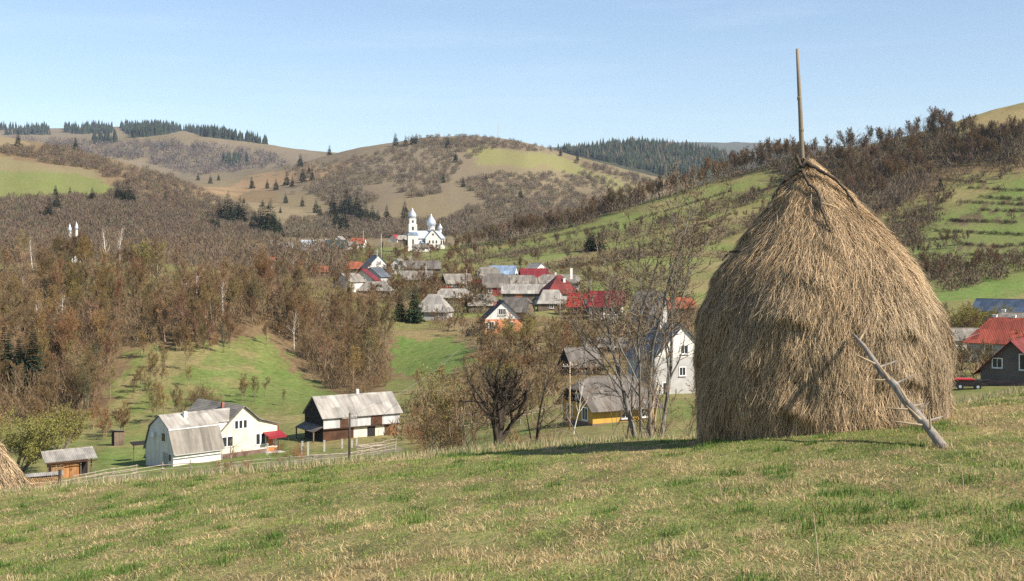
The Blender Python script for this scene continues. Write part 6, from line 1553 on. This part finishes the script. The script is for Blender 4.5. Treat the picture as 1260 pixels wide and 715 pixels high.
# short green grass
X, Y = scatter(520000); g = greenness(X, Y)
k = rgm.random(len(X)) < np.clip(.57 + g * 3.0, .14, 1.0); X, Y, g = X[k], Y[k], g[k]
n = len(X)
cl = fbm(X / .22, Y / .22, 2)
h = rgm.uniform(.012, .036, n) * (.55 + .9 * cl) * (1 + .5 * np.clip(g, 0, .6)) * (1 + np.clip(Y - 14, 0, 10) * .02)
w = rgm.uniform(.003, .006, n) * (1 + Y / 22)
v = rgm.uniform(.7, 1.3, n)[:, None]
gcol = np.array((.17, .265, .052)) * v; mixd = (rgm.random(n) < .35)[:, None]
gcol = np.where(mixd, np.array((.33, .33, .10)) * v, gcol)
blades('meadow_grass', X, Y, h, w, .55, gcol, rgm)
# dry straw-coloured thatch lying between
X, Y = scatter(480000); g = greenness(X, Y)
k = rgm.random(len(X)) < np.clip(.56 - g * 3.0, .08, 1.0); X, Y = X[k], Y[k]; n = len(X)
cl = fbm(X / .3 + 5, Y / .3, 2)
h = rgm.uniform(.025, .075, n) * (.55 + .9 * cl); w = rgm.uniform(.0028, .0055, n) * (1 + Y / 22)
v = rgm.uniform(.55, 1.25, n)[:, None]; hue = rgm.random(n)[:, None]; pt_ = fbm(X / .8, Y / .8 + 30, 2)[:, None]
dcol = (np.array((.66, .53, .30)) * hue + np.array((.46, .29, .125)) * (1 - hue)) * v * (.7 + .6 * pt_)
blades('dry_grass', X, Y, h, w, .5, dcol, rgm, flat=.75)
# tussocks and tall dry stalks along the edge
cx_, cy_ = scatter(900, 7, 30); px_ = CX + F * cx_ / cy_
tx, ty = np.repeat(cx_, 90), np.repeat(cy_, 90)
sg = np.repeat(rgm.uniform(.05, .16, len(cx_)), 90)
tx = tx + rgm.normal(0, 1, len(tx)) * sg; ty = ty + rgm.normal(0, 1, len(ty)) * sg
isg = np.repeat(greenness(cx_, cy_) > 0.12, 90)
n = len(tx); v = rgm.uniform(.6, 1.25, n)[:, None]
tc_ = np.where(isg[:, None], np.array((.105, .185, .036)) * v, np.array((.52, .41, .22)) * v)
blades('tussock_grass', tx, np.clip(ty, 6, 40), rgm.uniform(.025, .085, n) * np.where(isg, 1.2, 1), rgm.uniform(.003, .006, n) * (1 + ty / 22), .6, tc_, rgm)
# dry fringe on the brow
n = 26000; pxs = rgm.uniform(-200, 1480, n); Y = rgm.uniform(21.5, 26.5, n); X = (pxs - CX) / F * Y
dens = fbm(X / 1.3, Y / 1.3, 3); k = dens > .42; X, Y = X[k], Y[k]; n = len(X)
v = rgm.uniform(.6, 1.25, n)[:, None]
blades('brow_grass', X, Y, rgm.uniform(.05, .2, n), rgm.uniform(.006, .012, n), .4, np.where(rgm.random((n, 1)) < .72, np.array((.50, .41, .24)) * v, np.array((.13, .2, .05)) * v), rgm)
# a few tall dead stalks, each a thing of its own
for px, py, h, lab in ((1008, 668, .40, 'tall dry stalk standing in the near grass below the haystack'), (923, 600, .22, 'short pale dry stalk left of the haystack front'), (1186, 600, .25, 'pale dry stalk in the grass right of the drying pole'), (888, 612, .2, 'thin dry stalk leaning in the grass before the haystack')):
    p = hit(px, py + 40 if h > .3 else py, 6, 20)
    o = MB().tube([(0, 0, -.02), (-.015, 0, h * .5), (-.035, .01, h)], [.005, .004, .002], 5).build('dry_stalk', M['pole_pale']); o.location = p
    tag(o, lab, 'dry stalk')
# ------------------------------------------------------------------ camera, sun, sky, air
cam = bpy.data.cameras.new('camera')
cam.sensor_fit = 'HORIZONTAL'; cam.sensor_width = 36.0
cam.lens = 36.0 * F / 1260.0
cam.shift_y = -(357.5 - HY) / 1260.0
cam.clip_start = 0.1; cam.clip_end = 60000
co = bpy.data.objects.new('camera', cam); COL.objects.link(co)
co.location = (0, 0, 0); co.rotation_euler = (R(90), 0, 0)
SC.camera = co

SUN_AZ, SUN_EL = 121.0, 39.0        # compass angle clockwise from +Y, height above the horizon
sd = Vector((math.sin(R(SUN_AZ)) * math.cos(R(SUN_EL)), math.cos(R(SUN_AZ)) * math.cos(R(SUN_EL)), math.sin(R(SUN_EL))))
sl = bpy.data.lights.new('sun', 'SUN'); sl.energy = 5.0; sl.angle = R(0.53); sl.color = (1.0, 0.91, 0.79)
so = bpy.data.objects.new('sun', sl); COL.objects.link(so)
so.rotation_euler = sd.to_track_quat('Z', 'Y').to_euler()

wd = bpy.data.worlds.new('World'); SC.world = wd; wd.use_nodes = True
nt = wd.node_tree
bg = nt.nodes['Background']
sky = nt.nodes.new('ShaderNodeTexSky'); sky.sky_type = 'NISHITA'; sky.sun_disc = False
sky.sun_elevation = R(SUN_EL); sky.sun_rotation = R(SUN_AZ)
sky.altitude = 500; sky.air_density = 1.0; sky.dust_density = 0.3; sky.ozone_density = 1.6
# faint cirrus wisps high in the clear sky
tc = nt.nodes.new('ShaderNodeTexCoord'); mp = nt.nodes.new('ShaderNodeMapping'); mp.inputs['Scale'].default_value = (1.6, 1.6, 22.0)
nz = nt.nodes.new('ShaderNodeTexNoise'); nz.inputs['Scale'].default_value = 2.2; nz.inputs['Detail'].default_value = 7; nz.inputs['Roughness'].default_value = 0.6
mr = nt.nodes.new('ShaderNodeMapRange'); mr.inputs[1].default_value = 0.52; mr.inputs[2].default_value = 0.78; mr.inputs[4].default_value = 0.10
mx = nt.nodes.new('ShaderNodeMix'); mx.data_type = 'RGBA'; mx.inputs[7].default_value = (7.6, 8.2, 9.0, 1)
nt.links.new(tc.outputs['Generated'], mp.inputs[0]); nt.links.new(mp.outputs[0], nz.inputs['Vector']); nt.links.new(nz.outputs['Fac'], mr.inputs[0])
nt.links.new(mr.outputs[0], mx.inputs[0]); nt.links.new(sky.outputs[0], mx.inputs[6]); nt.links.new(mx.outputs[2], bg.inputs[0]); bg.inputs[1].default_value = 0.092

SC.view_settings.view_transform = 'Standard'
SC.view_settings.look = 'None'
SC.view_settings.exposure = 0.84
SC.view_settings.gamma = 1.0
SC.view_settings.use_curve_mapping = False

if HAZE:
    hb = MB(); hb.box(-7000, 14500, -60, 12800, -60, 960)
    m = bpy.data.materials.new('thin_blue_air'); m.use_nodes = True
    nt = m.node_tree; nt.nodes.remove(nt.nodes['Principled BSDF'])
    pv = nt.nodes.new('ShaderNodeVolumePrincipled')
    pv.inputs['Color'].default_value = (0.70, 0.82, 1.0, 1)
    pv.inputs['Density'].default_value = HAZE
    pv.inputs['Anisotropy'].default_value = 0.0
    nt.links.new(pv.outputs[0], nt.nodes['Material Output'].inputs['Volume'])
    tag(hb.build('haze', m), kind='stuff')
SC.cycles.volume_bounces = 0
SC.cycles.max_bounces = 6
SC.cycles.transparent_max_bounces = 8
SC.cycles.use_denoising = False
SC.cycles.sample_clamp_indirect = 3.0
